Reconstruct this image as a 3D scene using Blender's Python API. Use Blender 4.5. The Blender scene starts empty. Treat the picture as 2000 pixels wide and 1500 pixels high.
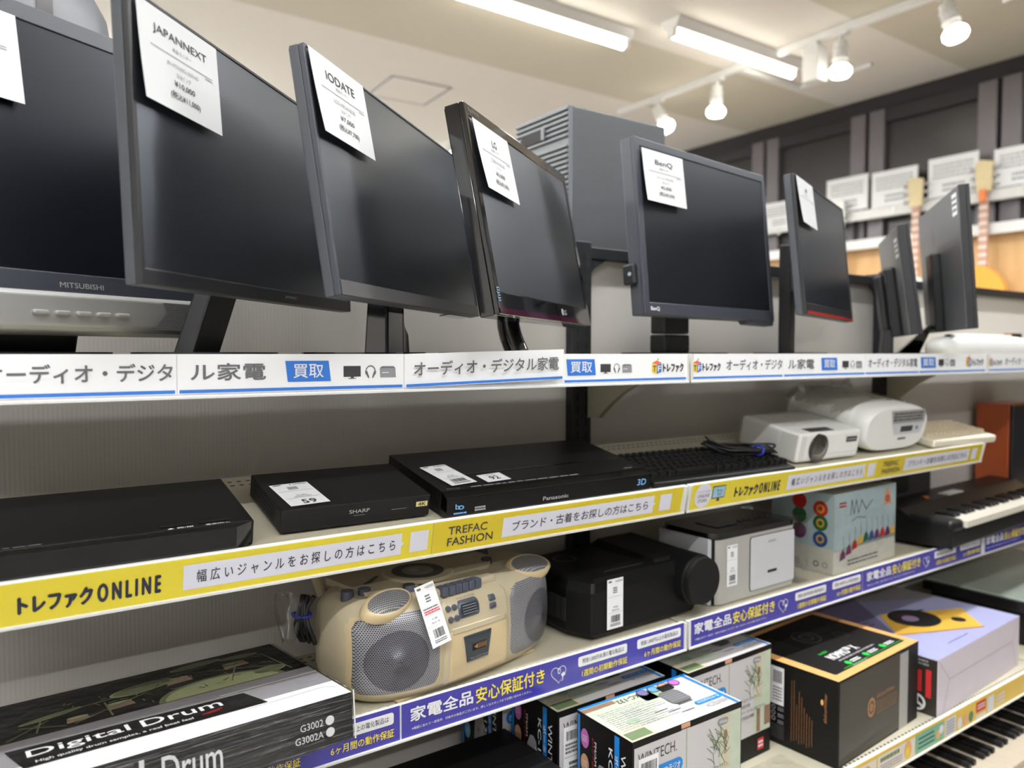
import bpy, bmesh, math, random
from mathutils import Matrix, Vector
R = math.radians
PI = math.pi
SC = bpy.context.scene
COL = SC.collection
random.seed(7)

# ------------------------------------------------------------------ camera, world, light, exposure
cd = bpy.data.cameras.new('camera'); cam = bpy.data.objects.new('camera', cd); COL.objects.link(cam)
YAW, PITCH = R(54.914685), R(2.287563)
fw = Vector((math.cos(YAW) * math.cos(PITCH), math.sin(YAW) * math.cos(PITCH), -math.sin(PITCH)))
cam.location = (0, 0, 1.4)
cam.rotation_euler = fw.to_track_quat('-Z', 'Y').to_euler()
cd.sensor_fit = 'HORIZONTAL'; cd.sensor_width = 36; cd.lens = 1502 / 2000 * 36
cd.clip_start = .05; cd.clip_end = 60
cd.dof.use_dof = True; cd.dof.focus_distance = 1.08; cd.dof.aperture_fstop = 3.5
SC.camera = cam
wd = bpy.data.worlds.new('shop_air'); SC.world = wd; wd.use_nodes = True
wd.node_tree.nodes['Background'].inputs[0].default_value = (.9, .95, 1, 1)
wd.node_tree.nodes['Background'].inputs[1].default_value = .15
SC.view_settings.view_transform = 'Standard'; SC.view_settings.look = 'None'
SC.view_settings.gamma = 1; SC.view_settings.exposure = 0.0
SC.cycles.max_bounces = 7; SC.cycles.diffuse_bounces = 4; SC.cycles.glossy_bounces = 4
SC.cycles.transparent_max_bounces = 8; SC.cycles.sample_clamp_indirect = 6
SC.cycles.use_denoising = True
def strip_light(x, y, watts, length=2.4, z=3.24):
    l = bpy.data.lights.new('fluorescent_light', 'AREA'); l.shape = 'RECTANGLE'
    l.size = length; l.size_y = .06; l.energy = watts; l.color = (.95, .975, 1)
    o = bpy.data.objects.new('fluorescent_light', l); COL.objects.link(o); o.location = (x, y, z)
    k = l.copy(); k.energy = watts * 1.15; u = bpy.data.objects.new('fluorescent_light', k); COL.objects.link(u)      # bare tubes also light the ceiling
    u.location = (x, y, z + .01); u.rotation_euler = (PI, 0, 0)
# tube rows over the aisle and over the rest of the shop, outside the frame
for x_, y_, w_ in ((-.6, .78, 44), (1.9, .78, 45), (4.3, .78, 44), (-1.9, -.9, 43), (.6, -.9, 43), (-1.4, -2.9, 36), (1.4, -2.9, 36),
                   (-.7, 3.5, 150), (.2, 6.0, 150), (3.4, 7.7, 150)):
    strip_light(x_, y_, w_)

# ------------------------------------------------------------------ materials
def lin(c):
    c = c / 255
    return c / 12.92 if c <= .04045 else ((c + .055) / 1.055) ** 2.4
def rgb(t): return (lin(t[0]), lin(t[1]), lin(t[2]), 1)
MATS = {}
def mat(name, col, rough=.5, metal=0, spec=.5, var=.04, scale=18, bump=0, bscale=200, coat=0, coat_r=.05, emit=0, alpha=1, stretch=None):
    m = bpy.data.materials.new(name); m.use_nodes = True
    nt = m.node_tree; b = nt.nodes['Principled BSDF']
    b.inputs['Roughness'].default_value = rough; b.inputs['Metallic'].default_value = metal
    b.inputs['Specular IOR Level'].default_value = spec
    b.inputs['Coat Weight'].default_value = coat; b.inputs['Coat Roughness'].default_value = coat_r
    c = rgb(col)
    tc = nt.nodes.new('ShaderNodeTexCoord')
    src = tc.outputs['Object']
    if stretch:
        mp = nt.nodes.new('ShaderNodeMapping'); mp.inputs['Scale'].default_value = stretch
        nt.links.new(src, mp.inputs['Vector']); src = mp.outputs['Vector']
    if var:
        n = nt.nodes.new('ShaderNodeTexNoise'); n.inputs['Scale'].default_value = scale; n.inputs['Detail'].default_value = 3
        nt.links.new(src, n.inputs['Vector'])
        mx = nt.nodes.new('ShaderNodeMix'); mx.data_type = 'RGBA'
        mx.inputs['A'].default_value = tuple(v * (1 - var) for v in c[:3]) + (1,)
        mx.inputs['B'].default_value = tuple(min(1, v * (1 + var)) for v in c[:3]) + (1,)
        nt.links.new(n.outputs['Fac'], mx.inputs['Factor']); nt.links.new(mx.outputs['Result'], b.inputs['Base Color'])
    else:
        b.inputs['Base Color'].default_value = c
    if bump:
        n2 = nt.nodes.new('ShaderNodeTexNoise'); n2.inputs['Scale'].default_value = bscale; n2.inputs['Detail'].default_value = 4
        nt.links.new(src, n2.inputs['Vector'])
        bp = nt.nodes.new('ShaderNodeBump'); bp.inputs['Strength'].default_value = bump; bp.inputs['Distance'].default_value = .002
        nt.links.new(n2.outputs['Fac'], bp.inputs['Height']); nt.links.new(bp.outputs['Normal'], b.inputs['Normal'])
    if emit:
        b.inputs['Emission Color'].default_value = c; b.inputs['Emission Strength'].default_value = emit
    if alpha < 1: b.inputs['Alpha'].default_value = alpha
    MATS[name] = m
    return m
def nodes_of(m): return m.node_tree.nodes, m.node_tree.links, m.node_tree.nodes['Principled BSDF']
def math_node(nt, op, a, b=None):
    n = nt.nodes.new('ShaderNodeMath'); n.operation = op
    for i, v in enumerate((a, b)):
        if v is None: continue
        if isinstance(v, (int, float)): n.inputs[i].default_value = v
        else: nt.links.new(v, n.inputs[i])
    return n.outputs[0]

mat('plaster', (224, 221, 216), .9, bump=.3, bscale=60)
mat('ceiling_pale', (226, 220, 211), .92, scale=30, bump=.5, bscale=90)
mat('ceiling_tan', (204, 197, 180), .92, scale=30, bump=.5, bscale=90)
mat('floor_vinyl', (150, 146, 140), .4, scale=3)
mat('wall_dull', (88, 84, 82), .8, scale=2, var=.3)
mat('alu_dark', (112, 108, 112), .4, .3)
mat('alu_charcoal', (40, 38, 41), .5, .2)  # near-black metal of the far wall and sash heads
mat('window_dark', (48, 46, 47), .3, scale=2, var=.1)
mat('card_white', (236, 238, 240), .6)
mat('slat_white', (226, 226, 224), .5)
mat('wood_panel', (205, 165, 112), .5, scale=6, var=.18, stretch=(1, 3, .4))
mat('guitar_cream', (222, 205, 160), .4)
mat('guitar_neck', (190, 150, 130), .45)
mat('guitar_white', (235, 233, 228), .25)
mat('guitar_amber', (226, 160, 60), .25, coat=.5)
mat('orange_paint', (232, 130, 60), .4)
mat('post_black', (27, 29, 34), .45, bump=.1)
mat('shelf_cream', (186, 180, 160), .45, bump=.08)
mat('lip_white', (232, 232, 230), .25, coat=.3)
mat('hole_dark', (60, 57, 50), .8, var=0)
mat('clip_clear', (222, 222, 216), .2, coat=.6)
mat('paper', (248, 249, 250), .55, scale=6, var=.02)
mat('card_paper', (206, 207, 208), .55, scale=6, var=.02)
mat('gloss_paper', (238, 238, 240), .3, coat=.5)
mat('ink', (52, 52, 54), .6, var=0)
mat('ink_grey', (95, 95, 98), .6, var=0)
mat('ink_pale', (140, 140, 145), .6, var=0)
mat('ink_navy', (28, 30, 52), .5, var=0)
mat('ink_red', (196, 40, 44), .5, var=0)
mat('sign_blue', (52, 116, 205), .5, var=0)
mat('sign_yellow', (222, 204, 44), .25, coat=.5, coat_r=.12, var=.02)
mat('sign_gold', (212, 190, 26), .25, coat=.5, coat_r=.12, var=.02)
mat('sign_lilac', (222, 222, 234), .35, coat=.3, var=.02)
mat('sign_violet', (54, 48, 152), .22, coat=.6, coat_r=.1, var=.03)
mat('violet_yellow', (245, 226, 60), .4, var=0)
mat('white_ink', (240, 240, 242), .45, var=0)
mat('monitor_black', (26, 27, 31), .42, bump=.05, bscale=600)
mat('monitor_side', (58, 61, 67), .45, bump=.05, bscale=600)
mat('monitor_grey', (52, 55, 64), .42)
mat('gloss_black', (12, 12, 14), .08, coat=.8)
mat('gloss_plum', (58, 8, 34), .1, coat=.8)
mat('screen_matte', (8, 10, 16), .36, spec=1, var=.05)
mat('screen_deep', (9, 11, 18), .3, spec=.5, var=.05)
mat('screen_satin', (9, 10, 15), .3, spec=1, var=.05)
mat('silver_plastic', (176, 176, 174), .36, .3)
mat('silver_dark', (92, 92, 92), .4, .4)
mat('red_trim', (150, 28, 26), .4)
mat('grey_case', (84, 86, 91), .5, bump=.05)
mat('pc_grey', (64, 67, 71), .55, bump=.1, bscale=500)
mat('pc_front', (92, 96, 100), .5)
mat('recorder_black', (14, 14, 16), .42, spec=.3, bump=.04, bscale=500)
mat('recorder_gloss', (6, 6, 8), .12, spec=.3, coat=.25)
mat('sharp_black', (20, 20, 21), .5, spec=.3)
mat('label_gold', (226, 208, 140), .4, var=0)
mat('key_black', (17, 17, 19), .5, spec=.35)
mat('cable_black', (14, 14, 15), .45)
mat('tie_blue', (36, 52, 170), .4)
mat('white_plastic', (238, 238, 235), .35)
mat('white_clear', (214, 218, 216), .3, coat=.4)
mat('lens_glass', (70, 66, 60), .06, .3, coat=1)
mat('beige_key', (214, 200, 172), .5)
mat('beige_body', (222, 214, 194), .5)
mat('box_cream', (190, 178, 150), .38, var=.03)
mat('box_tan', (206, 186, 146), .4)
mat('button_blue', (72, 76, 90), .45)
mat('smoke_window', (44, 52, 58), .15, coat=.5)
mat('projector_black', (11, 11, 12), .48, spec=.22, bump=.05, bscale=600)
mat('cap_black', (13, 13, 14), .5, spec=.3)
mat('printer_silver', (182, 181, 176), .38, .15)
mat('printer_white', (202, 204, 208), .45)
mat('carton_black', (13, 12, 12), .5, spec=.25)
mat('carton_white', (208, 204, 206), .35, coat=.2)
mat('carton_grey', (150, 148, 152), .35)
mat('carton_blue', (30, 128, 208), .35, var=0)
mat('drum_green', (116, 124, 88), .4, var=.3, scale=40)
mat('drum_pale', (170, 176, 132), .4, var=.1)
mat('monitor_back_lit', (92, 94, 98), .45, bump=.05, bscale=600)  # backs lighter than the black sides: glancing light put into the colour
mat('drum_brown', (150, 126, 106), .4, var=.2)
mat('carton_green', (150, 176, 146), .4, var=.4, scale=40)
mat('carton_pale_green', (196, 206, 186), .4, var=.12, scale=40)
mat('carton_beige', (206, 198, 174), .4, var=.2, scale=40)
mat('carton_brown', (140, 110, 92), .4, var=.2)
mat('pink_disc', (196, 110, 190), .4, var=0)
mat('peach_disc', (216, 160, 122), .4, var=0)
mat('blue_disc', (110, 165, 215), .4, var=0)
mat('lilac_disc', (120, 110, 160), .4, var=0)
mat('plant_green', (100, 118, 84), .5, var=0)
mat('copper', (226, 170, 106), .4)
mat('copper_ink', (170, 118, 72), .4, var=0)
mat('carton_smoke', (46, 42, 36), .38, spec=.35, coat=.15, scale=5, var=.25)
mat('neon_green', (40, 190, 70), .4, var=0)
mat('print_grey', (60, 60, 62), .4, var=0)
mat('lavender', (160, 162, 200), .4)
mat('lavender_pale', (216, 206, 216), .4)
mat('purple_shade_print', (108, 102, 140), .4)  # painted shade on the lavender lid, and its fine print
mat('gold_print', (214, 170, 66), .4, var=.15, scale=14)
mat('record_black', (26, 26, 30), .3, var=0)
mat('mauve', (150, 128, 168), .4, var=0)
mat('crease', (150, 140, 150), .6, var=0)
mat('xmas_ice', (186, 206, 208), .3, coat=.5, var=.16, scale=12)
mat('xmas_cream', (214, 212, 200), .35, coat=.4)
mat('bell_red', (186, 46, 40), .3, var=0)
mat('bell_green', (44, 110, 62), .3, var=0)
mat('bell_blue', (40, 84, 150), .3, var=0)
mat('bell_gold', (222, 184, 70), .3, var=0)
mat('bell_plum', (110, 40, 90), .3, var=0)
mat('piano_black', (15, 15, 17), .4, spec=.35)
mat('piano_grey', (62, 62, 64), .4)
mat('piano_key', (228, 222, 208), .3, coat=.3)
mat('piano_ivory', (188, 176, 158), .4)
mat('speaker_wood', (156, 74, 36), .4, scale=5, var=.2, stretch=(3, 3, .4))
mat('glass_pale', (150, 160, 152), .12, coat=.6)
mat('sign_mustard', (226, 190, 62), .35, coat=.3, var=.05)
mat('sign_cream', (226, 218, 206), .35, coat=.3)
mat('sign_teal', (104, 176, 146), .35, coat=.3)
mat('lamp_white', (232, 232, 230), .4)
mat('tube_glow', (255, 250, 238), .5, var=0, emit=18)
mat('spot_glow', (255, 250, 240), .5, var=0, emit=10)
mat('dark_gap', (10, 10, 11), .8, var=0)
mat('tf_orange', (232, 110, 70), .5, var=0)
mat('tf_yellow', (240, 206, 60), .5, var=0)
mat('tf_blue', (60, 110, 190), .5, var=0)
mat('pc_screen_blue', (150, 190, 214), .4, var=0)

# drum box, glossy wrapped carton: long wrap wrinkles in the clear coat
m = mat('wrap_black', (14, 13, 14), .3, spec=.25, coat=.6, coat_r=.12, bump=1, bscale=14, stretch=(.5, 1, 10))
m.node_tree.nodes['Bump'].inputs['Distance'].default_value = .012; m.node_tree.links.new(m.node_tree.nodes['Bump'].outputs[0], m.node_tree.nodes['Principled BSDF'].inputs['Coat Normal'])
for n_ in ('screen_matte', 'screen_satin', 'screen_deep'): b_ = MATS[n_].node_tree.nodes['Principled BSDF']; b_.inputs['Specular Tint'].default_value = (.80, .88, 1, 1); b_.inputs['IOR'].default_value = 1.5 if n_ == 'screen_deep' else 1.75      # bluish anti-reflection coating
# back panel: twin-wall sheet with fine vertical flutes
m = mat('twin_wall', (208, 204, 199), .45, var=.03, scale=3)
N, L, B = nodes_of(m)
tc = N.new('ShaderNodeTexCoord'); wv = N.new('ShaderNodeTexWave'); wv.wave_type = 'BANDS'; wv.bands_direction = 'X'
wv.inputs['Scale'].default_value = 52; wv.inputs['Distortion'].default_value = .3
L.new(tc.outputs['Object'], wv.inputs['Vector'])
bp = N.new('ShaderNodeBump'); bp.inputs['Strength'].default_value = .12; bp.inputs['Distance'].default_value = .001
L.new(wv.outputs['Fac'], bp.inputs['Height']); L.new(bp.outputs['Normal'], B.inputs['Normal'])
# perforated metal grille: hexagonal dot pattern on object x / z
def grille(name, base, hole, pitch, rad, axes=('X', 'Z'), rough=.4, metal=.3):
    m = mat(name, base, rough, metal)
    nt = m.node_tree; b = nt.nodes['Principled BSDF']
    tc = nt.nodes.new('ShaderNodeTexCoord'); sp = nt.nodes.new('ShaderNodeSeparateXYZ'); nt.links.new(tc.outputs['Object'], sp.inputs[0])
    u = math_node(nt, 'DIVIDE', sp.outputs[axes[0]], pitch); v = math_node(nt, 'DIVIDE', sp.outputs[axes[1]], pitch * .866)
    row = math_node(nt, 'FLOOR', v); odd = math_node(nt, 'MODULO', math_node(nt, 'ABSOLUTE', row), 2.0)
    uu = math_node(nt, 'ADD', u, math_node(nt, 'MULTIPLY', odd, .5))
    fu = math_node(nt, 'SUBTRACT', math_node(nt, 'FRACT', uu), .5); fv = math_node(nt, 'SUBTRACT', math_node(nt, 'FRACT', v), .5)
    d = math_node(nt, 'ADD', math_node(nt, 'MULTIPLY', fu, fu), math_node(nt, 'MULTIPLY', fv, fv))
    h = math_node(nt, 'LESS_THAN', d, rad * rad)
    mx = nt.nodes.new('ShaderNodeMix'); mx.data_type = 'RGBA'
    mx.inputs['A'].default_value = rgb(base); mx.inputs['B'].default_value = rgb(hole)
    nt.links.new(h, mx.inputs['Factor']); nt.links.new(mx.outputs['Result'], b.inputs['Base Color'])
    return m
grille('grille_metal', (172, 172, 176), (50, 50, 58), .0030, .36)
grille('grille_cone', (120, 120, 126), (38, 38, 46), .0030, .38)
grille('grille_top', (160, 160, 162), (60, 60, 66), .0030, .36, ('X', 'Y'))
grille('grille_silver', (150, 150, 148), (70, 70, 70), .0026, .34)
# clear film: thin transparent plastic with sharp highlights
m = bpy.data.materials.new('clear_film'); m.use_nodes = True; nt = m.node_tree; nt.nodes.clear(); MATS['clear_film'] = m
out = nt.nodes.new('ShaderNodeOutputMaterial'); ms = nt.nodes.new('ShaderNodeMixShader'); tr = nt.nodes.new('ShaderNodeBsdfTransparent')
gl = nt.nodes.new('ShaderNodeBsdfGlossy'); gl.inputs['Roughness'].default_value = .12; gl.inputs['Color'].default_value = (.9, .92, .95, 1)
fr = nt.nodes.new('ShaderNodeFresnel'); fr.inputs['IOR'].default_value = 1.5
nz = nt.nodes.new('ShaderNodeTexNoise'); nz.inputs['Scale'].default_value = 16; nz.inputs['Detail'].default_value = 3
tcn = nt.nodes.new('ShaderNodeTexCoord'); nt.links.new(tcn.outputs['Object'], nz.inputs['Vector'])
bpn = nt.nodes.new('ShaderNodeBump'); bpn.inputs['Strength'].default_value = 1; bpn.inputs['Distance'].default_value = .012
nt.links.new(nz.outputs['Fac'], bpn.inputs['Height']); nt.links.new(bpn.outputs['Normal'], gl.inputs['Normal']); nt.links.new(bpn.outputs['Normal'], fr.inputs['Normal'])
ad = math_node(nt, 'ADD', math_node(nt, 'MULTIPLY', fr.outputs[0], .45), .01)
nt.links.new(ad, ms.inputs[0]); nt.links.new(tr.outputs[0], ms.inputs[1]); nt.links.new(gl.outputs[0], ms.inputs[2]); nt.links.new(ms.outputs[0], out.inputs[0])

# ------------------------------------------------------------------ geometry helpers
FONT = None
TXT = {}
def text_mesh(s, bold=0.0):
    key = (s, bold)
    if key in TXT: return TXT[key]
    c = bpy.data.curves.new('lettering', 'FONT'); c.body = s; c.size = 1; c.resolution_u = 3; c.offset = bold
    o = bpy.data.objects.new('lettering', c); COL.objects.link(o)
    dg = bpy.context.evaluated_depsgraph_get(); me = o.evaluated_get(dg).to_mesh()
    vs = [(v.co.x, v.co.y) for v in me.vertices]; fs = [tuple(p.vertices) for p in me.polygons]
    o.evaluated_get(dg).to_mesh_clear()
    bpy.data.objects.remove(o); bpy.data.curves.remove(c)
    if not vs: vs = [(0, 0)]
    x0 = min(v[0] for v in vs); x1 = max(v[0] for v in vs); y0 = min(v[1] for v in vs); y1 = max(v[1] for v in vs)
    TXT[key] = (vs, fs, x0, x1, y0, y1)
    return TXT[key]

def frame(o, u, v):
    u = Vector(u).normalized(); v = Vector(v).normalized(); n = u.cross(v)
    m = Matrix(((u.x, v.x, n.x, o[0]), (u.y, v.y, n.y, o[1]), (u.z, v.z, n.z, o[2]), (0, 0, 0, 1)))
    return m
class G:
    def __init__(s): s.v = []; s.f = []; s.fm = []; s.fs = []; s.mats = []
    def mi(s, name):
        if name not in s.mats: s.mats.append(name)
        return s.mats.index(name)
    def add(s, vs, fs, m, M=None, smooth=False):
        b = len(s.v); k = s.mi(m)
        for p in vs:
            s.v.append(tuple(M @ Vector(p)) if M is not None else tuple(p))
        for f in fs:
            s.f.append(tuple(i + b for i in f)); s.fm.append(k); s.fs.append(smooth)
        return s
    def box(s, x0, x1, y0, y1, z0, z1, m, M=None):
        vs = [(x0, y0, z0), (x1, y0, z0), (x1, y1, z0), (x0, y1, z0), (x0, y0, z1), (x1, y0, z1), (x1, y1, z1), (x0, y1, z1)]
        return s.add(vs, [(3, 2, 1, 0), (4, 5, 6, 7), (0, 1, 5, 4), (1, 2, 6, 5), (2, 3, 7, 6), (3, 0, 4, 7)], m, M)
    def prism(s, pts, h, m, M=None, smooth=False):      # polygon in xy, extruded along z
        n = len(pts)
        vs = [(p[0], p[1], 0) for p in pts] + [(p[0], p[1], h) for p in pts]
        s.add(vs, [tuple(range(n))[::-1], tuple(range(n, 2 * n))], m, M)
        return s.add(vs, [(i, (i + 1) % n, n + (i + 1) % n, n + i) for i in range(n)], m, M, smooth)
    def loft(s, rings, m, M=None, smooth=True, caps=True):
        n = len(rings[0]); vs = [p for r in rings for p in r]; fs = []
        for j in range(len(rings) - 1):
            for i in range(n):
                a = j * n; fs.append((a + i, a + (i + 1) % n, a + n + (i + 1) % n, a + n + i))
        s.add(vs, fs, m, M, smooth)
        if caps:
            s.add(rings[0], [tuple(range(n))[::-1]], m, M); s.add(rings[-1], [tuple(range(n))], m, M)
        return s
    def cyl(s, a, b, r0, r1, m, n=24, M=None, caps=True):
        a = Vector(a); b = Vector(b); d = (b - a).normalized()
        t = Vector((0, 0, 1)) if abs(d.z) < .9 else Vector((1, 0, 0)); u = d.cross(t).normalized(); w = d.cross(u)
        # ring order chosen so faces point outwards
        ring = lambda c, r: [tuple(c + u * (r * math.cos(2 * PI * i / n)) + w * (r * math.sin(2 * PI * i / n))) for i in range(n)]
        return s.loft([ring(a, r0), ring(b, r1)], m, M, True, caps)
    def tube(s, pts, r, m, n=8, M=None, closed=False):
        pts = [Vector(p) for p in pts]; rings = []
        prev = None
        for i, p in enumerate(pts):
            d = (pts[min(i + 1, len(pts) - 1)] - pts[max(i - 1, 0)]).normalized()
            if prev is None:
                t = Vector((0, 0, 1)) if abs(d.z) < .9 else Vector((1, 0, 0)); u = d.cross(t).normalized()
            else:
                u = (prev - d * prev.dot(d)).normalized()
            prev = u; w = d.cross(u)
            rings.append([tuple(p + u * (r * math.cos(2 * PI * k / n)) + w * (r * math.sin(2 * PI * k / n))) for k in range(n)])
        return s.loft(rings, m, M, True, True)
    def rect(s, F, u0, u1, v0, v1, m, w=.0004): return s.add([(u0, v0, w), (u1, v0, w), (u1, v1, w), (u0, v1, w)], [(0, 1, 2, 3)], m, F)
    def poly(s, F, pts, m, w=.0004): return s.add([(p[0], p[1], w) for p in pts], [tuple(range(len(pts)))], m, F)
    def disc(s, F, u, v, ru, m, w=.0005, rv=None, n=24):
        rv = rv or ru
        return s.poly(F, [(u + ru * math.cos(2 * PI * i / n), v + rv * math.sin(2 * PI * i / n)) for i in range(n)], m, w)
    def ring(s, F, u, v, r0, r1, m, w=.0006, n=28, k=1.0):
        vs = []; fs = []
        for i in range(n):
            c, q = math.cos(2 * PI * i / n), math.sin(2 * PI * i / n)
            vs += [(u + r0 * c, v + r0 * q * k, w), (u + r1 * c, v + r1 * q * k, w)]
        for i in range(n):
            j = (i + 1) % n; fs.append((2 * i, 2 * i + 1, 2 * j + 1, 2 * j))
        return s.add(vs, fs, m, F)
    def rrect(s, F, u0, u1, v0, v1, r, m, w=.0004, n=5):
        pts = []
        for cx_, cy_, a0 in ((u1 - r, v1 - r, 0), (u0 + r, v1 - r, 90), (u0 + r, v0 + r, 180), (u1 - r, v0 + r, 270)):
            for i in range(n + 1):
                a = R(a0 + 90 * i / n); pts.append((cx_ + r * math.cos(a), cy_ + r * math.sin(a)))
        return s.poly(F, pts, m, w)
    def line(s, F, pts, t, m, w=.0006):
        for (a, b) in zip(pts[:-1], pts[1:]):
            d = Vector((b[0] - a[0], b[1] - a[1])); l = d.length
            if l < 1e-9: continue
            d /= l; q = Vector((-d.y, d.x)) * (t / 2); e = d * (t * .3)
            s.add([(a[0] - e.x - q.x, a[1] - e.y - q.y, w), (b[0] + e.x - q.x, b[1] + e.y - q.y, w), (b[0] + e.x + q.x, b[1] + e.y + q.y, w), (a[0] - e.x + q.x, a[1] - e.y + q.y, w)], [(0, 1, 2, 3)], m, F)
        return s
    def text(s, F, st, u0, u1, v0, v1, m, w=.0008, bold=.0, slant=0, keep=False, rot=0):
        if bold:         # heavier lettering: the same glyphs laid down again a hair apart
            d = bold * .9 * min(v1 - v0, u1 - u0) ; k = 0
            for du, dv in ((-d, 0), (d, 0), (0, d), (0, -d)):
                s.text(F, st, u0 + du, u1 + du, v0 + dv, v1 + dv, m, w + k * .00002, 0, slant, keep, rot); k += 1
            return s
        vs, fs, x0, x1, y0, y1 = text_mesh(st)
        W = max(x1 - x0, 1e-6); H = max(y1 - y0, 1e-6)
        if rot in (90, -90):
            su = (u1 - u0) / H; sv = (v1 - v0) / W
            if rot == -90: pts = [(u0 + (v[1] - y0) * su, v1 - (v[0] - x0) * sv, w) for v in vs]
            else: pts = [(u1 - (v[1] - y0) * su, v0 + (v[0] - x0) * sv, w) for v in vs]
        elif rot == 180:
            su = (u1 - u0) / W; sv = (v1 - v0) / H
            pts = [(u1 - (v[0] - x0) * su, v1 - (v[1] - y0) * sv, w) for v in vs]
        else:
            su = (u1 - u0) / W; sv = (v1 - v0) / H
            if keep:
                k = min(su, sv); u0 = (u0 + u1) / 2 - W * k / 2; v0 = (v0 + v1) / 2 - H * k / 2; su = sv = k
            pts = [(u0 + (v[0] - x0) * su + slant * (v[1] - y0) * sv, v0 + (v[1] - y0) * sv, w) for v in vs]
        return s.add(pts, fs, m, F)
    def bars(s, F, u0, u1, v0, v1, m, n, fill=.5, w=.0006, seed=1, ragged=0):      # rows of fine print too small to read
        rnd = random.Random(seed); h = (v1 - v0) / n
        for i in range(n):
            b = v0 + h * i + h * (1 - fill) / 2; x = u0; e = u1 - rnd.random() * ragged * (u1 - u0)
            while x < e:
                l = (u1 - u0) * rnd.uniform(.03, .12); s.rect(F, x, min(e, x + l), b, b + h * fill, m, w); x += l + (u1 - u0) * .018
        return s
    def barcode(s, F, u0, u1, v0, v1, m, w=.0007, seed=3):
        rnd = random.Random(seed); x = u0
        while x < u1:
            l = rnd.choice((.6, .6, 1.1, 1.8)) * (u1 - u0) / 46; s.rect(F, x, min(u1, x + l), v0, v1, m, w); x += l + rnd.choice((.6, .9, 1.4)) * (u1 - u0) / 46
        return s
    def build(s, name, parent=None, bevel=0, seg=2, label=None, loc=None, rot=None, subsurf=0, angle=35):
        me = bpy.data.meshes.new(name); me.from_pydata(s.v, [], s.f)
        for n in s.mats: me.materials.append(MATS[n])
        me.polygons.foreach_set('material_index', s.fm); me.polygons.foreach_set('use_smooth', s.fs); me.update()
        o = bpy.data.objects.new(name, me); COL.objects.link(o)
        if parent is not None: o.parent = parent
        if loc is not None: o.location = loc
        if rot is not None: o.rotation_euler = rot
        if bevel:
            b = o.modifiers.new('edge', 'BEVEL'); b.width = bevel; b.segments = seg; b.limit_method = 'ANGLE'; b.angle_limit = R(angle)
            b.harden_normals = False; b.use_clamp_overlap = True
        if label: o['label'] = label
        return o
def tag(o, label, cat, group=None, kind=None):
    o['label'] = label; o['category'] = cat
    if group: o['group'] = group
    if kind: o['kind'] = kind
    return o
def thing(name, label, cat, loc=(0, 0, 0), yaw=0, group=None, tilt=0):
    o = bpy.data.objects.new(name, None); COL.objects.link(o); o.empty_display_size = .05
    o.matrix_basis = Matrix.Translation(loc) @ Matrix.Rotation(tilt, 4, 'X') @ Matrix.Rotation(yaw, 4, 'Z')
    return tag(o, label, cat, group)
def struct(o, label=None):
    o['kind'] = 'structure'
    if label: o['label'] = label
    return o
def front(x0, y, z0): return frame((x0, y, z0), (1, 0, 0), (0, 0, 1))            # faces -y
def left(x, y1, z0): return frame((x, y1, z0), (0, -1, 0), (0, 0, 1))           # faces -x
def top(x0, y0, z): return frame((x0, y0, z), (1, 0, 0), (0, 1, 0))
def price_label(g, F, u0, v0, w, h, price, tax, kana=None, red=False, num=None, seed=5, W=.0012):
    """small printed shop label: head row, fine print, price and barcode"""
    g.rect(F, u0, u0 + w, v0, v0 + h, 'paper', W)
    e = W + .0004
    g.bars(F, u0 + w * .08, u0 + w * .28, v0 + h * .93, v0 + h * .97, 'ink_grey', 1, .9, e, seed)
    g.disc(F, u0 + w * .52, v0 + h * .945, w * .025, 'ink', e)
    g.bars(F, u0 + w * .58, u0 + w * .95, v0 + h * .92, v0 + h * .965, 'ink_pale', 2, .6, e, seed + 1)
    for k in range(3):
        g.bars(F, u0 + w * .36, u0 + w * .62, v0 + h * (.80 - .045 * k), v0 + h * (.83 - .045 * k), 'ink_grey', 1, .9, e, seed + k)
    g.line(F, [(u0 + w * .06, v0 + h * .64), (u0 + w * .94, v0 + h * .64)], w * .008, 'ink_grey', e)
    if red:
        g.line(F, [(u0 + w * .06, v0 + h * .64), (u0 + w * .06, v0 + h * .5), (u0 + w * .94, v0 + h * .5), (u0 + w * .94, v0 + h * .64)], w * .008, 'ink_grey', e)
        g.bars(F, u0 + w * .1, u0 + w * .88, v0 + h * .60, v0 + h * .63, 'ink_grey', 1, .8, e, seed); g.bars(F, u0 + w * .1, u0 + w * .92, v0 + h * .52, v0 + h * .59, 'ink_red', 2, .7, e, seed + 2)
    if price:
        g.text(F, price, u0 + w * .38, u0 + w * .66, v0 + h * .41, v0 + h * .45, 'ink', e); g.text(F, tax, u0 + w * .3, u0 + w * .74, v0 + h * .345, v0 + h * .39, 'ink', e)
    g.line(F, [(u0 + w * .06, v0 + h * .32), (u0 + w * .94, v0 + h * .32)], w * .008, 'ink_grey', e)
    if num: g.text(F, num, u0 + w * .36, u0 + w * .72, v0 + h * .05, v0 + h * .22, 'ink', e, .02)
    else:
        g.barcode(F, u0 + w * .24, u0 + w * .8, v0 + h * .13, v0 + h * .27, 'ink', e, seed); g.bars(F, u0 + w * .2, u0 + w * .84, v0 + h * .05, v0 + h * .11, 'ink_grey', 2, .6, e, seed)
    return g
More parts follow.
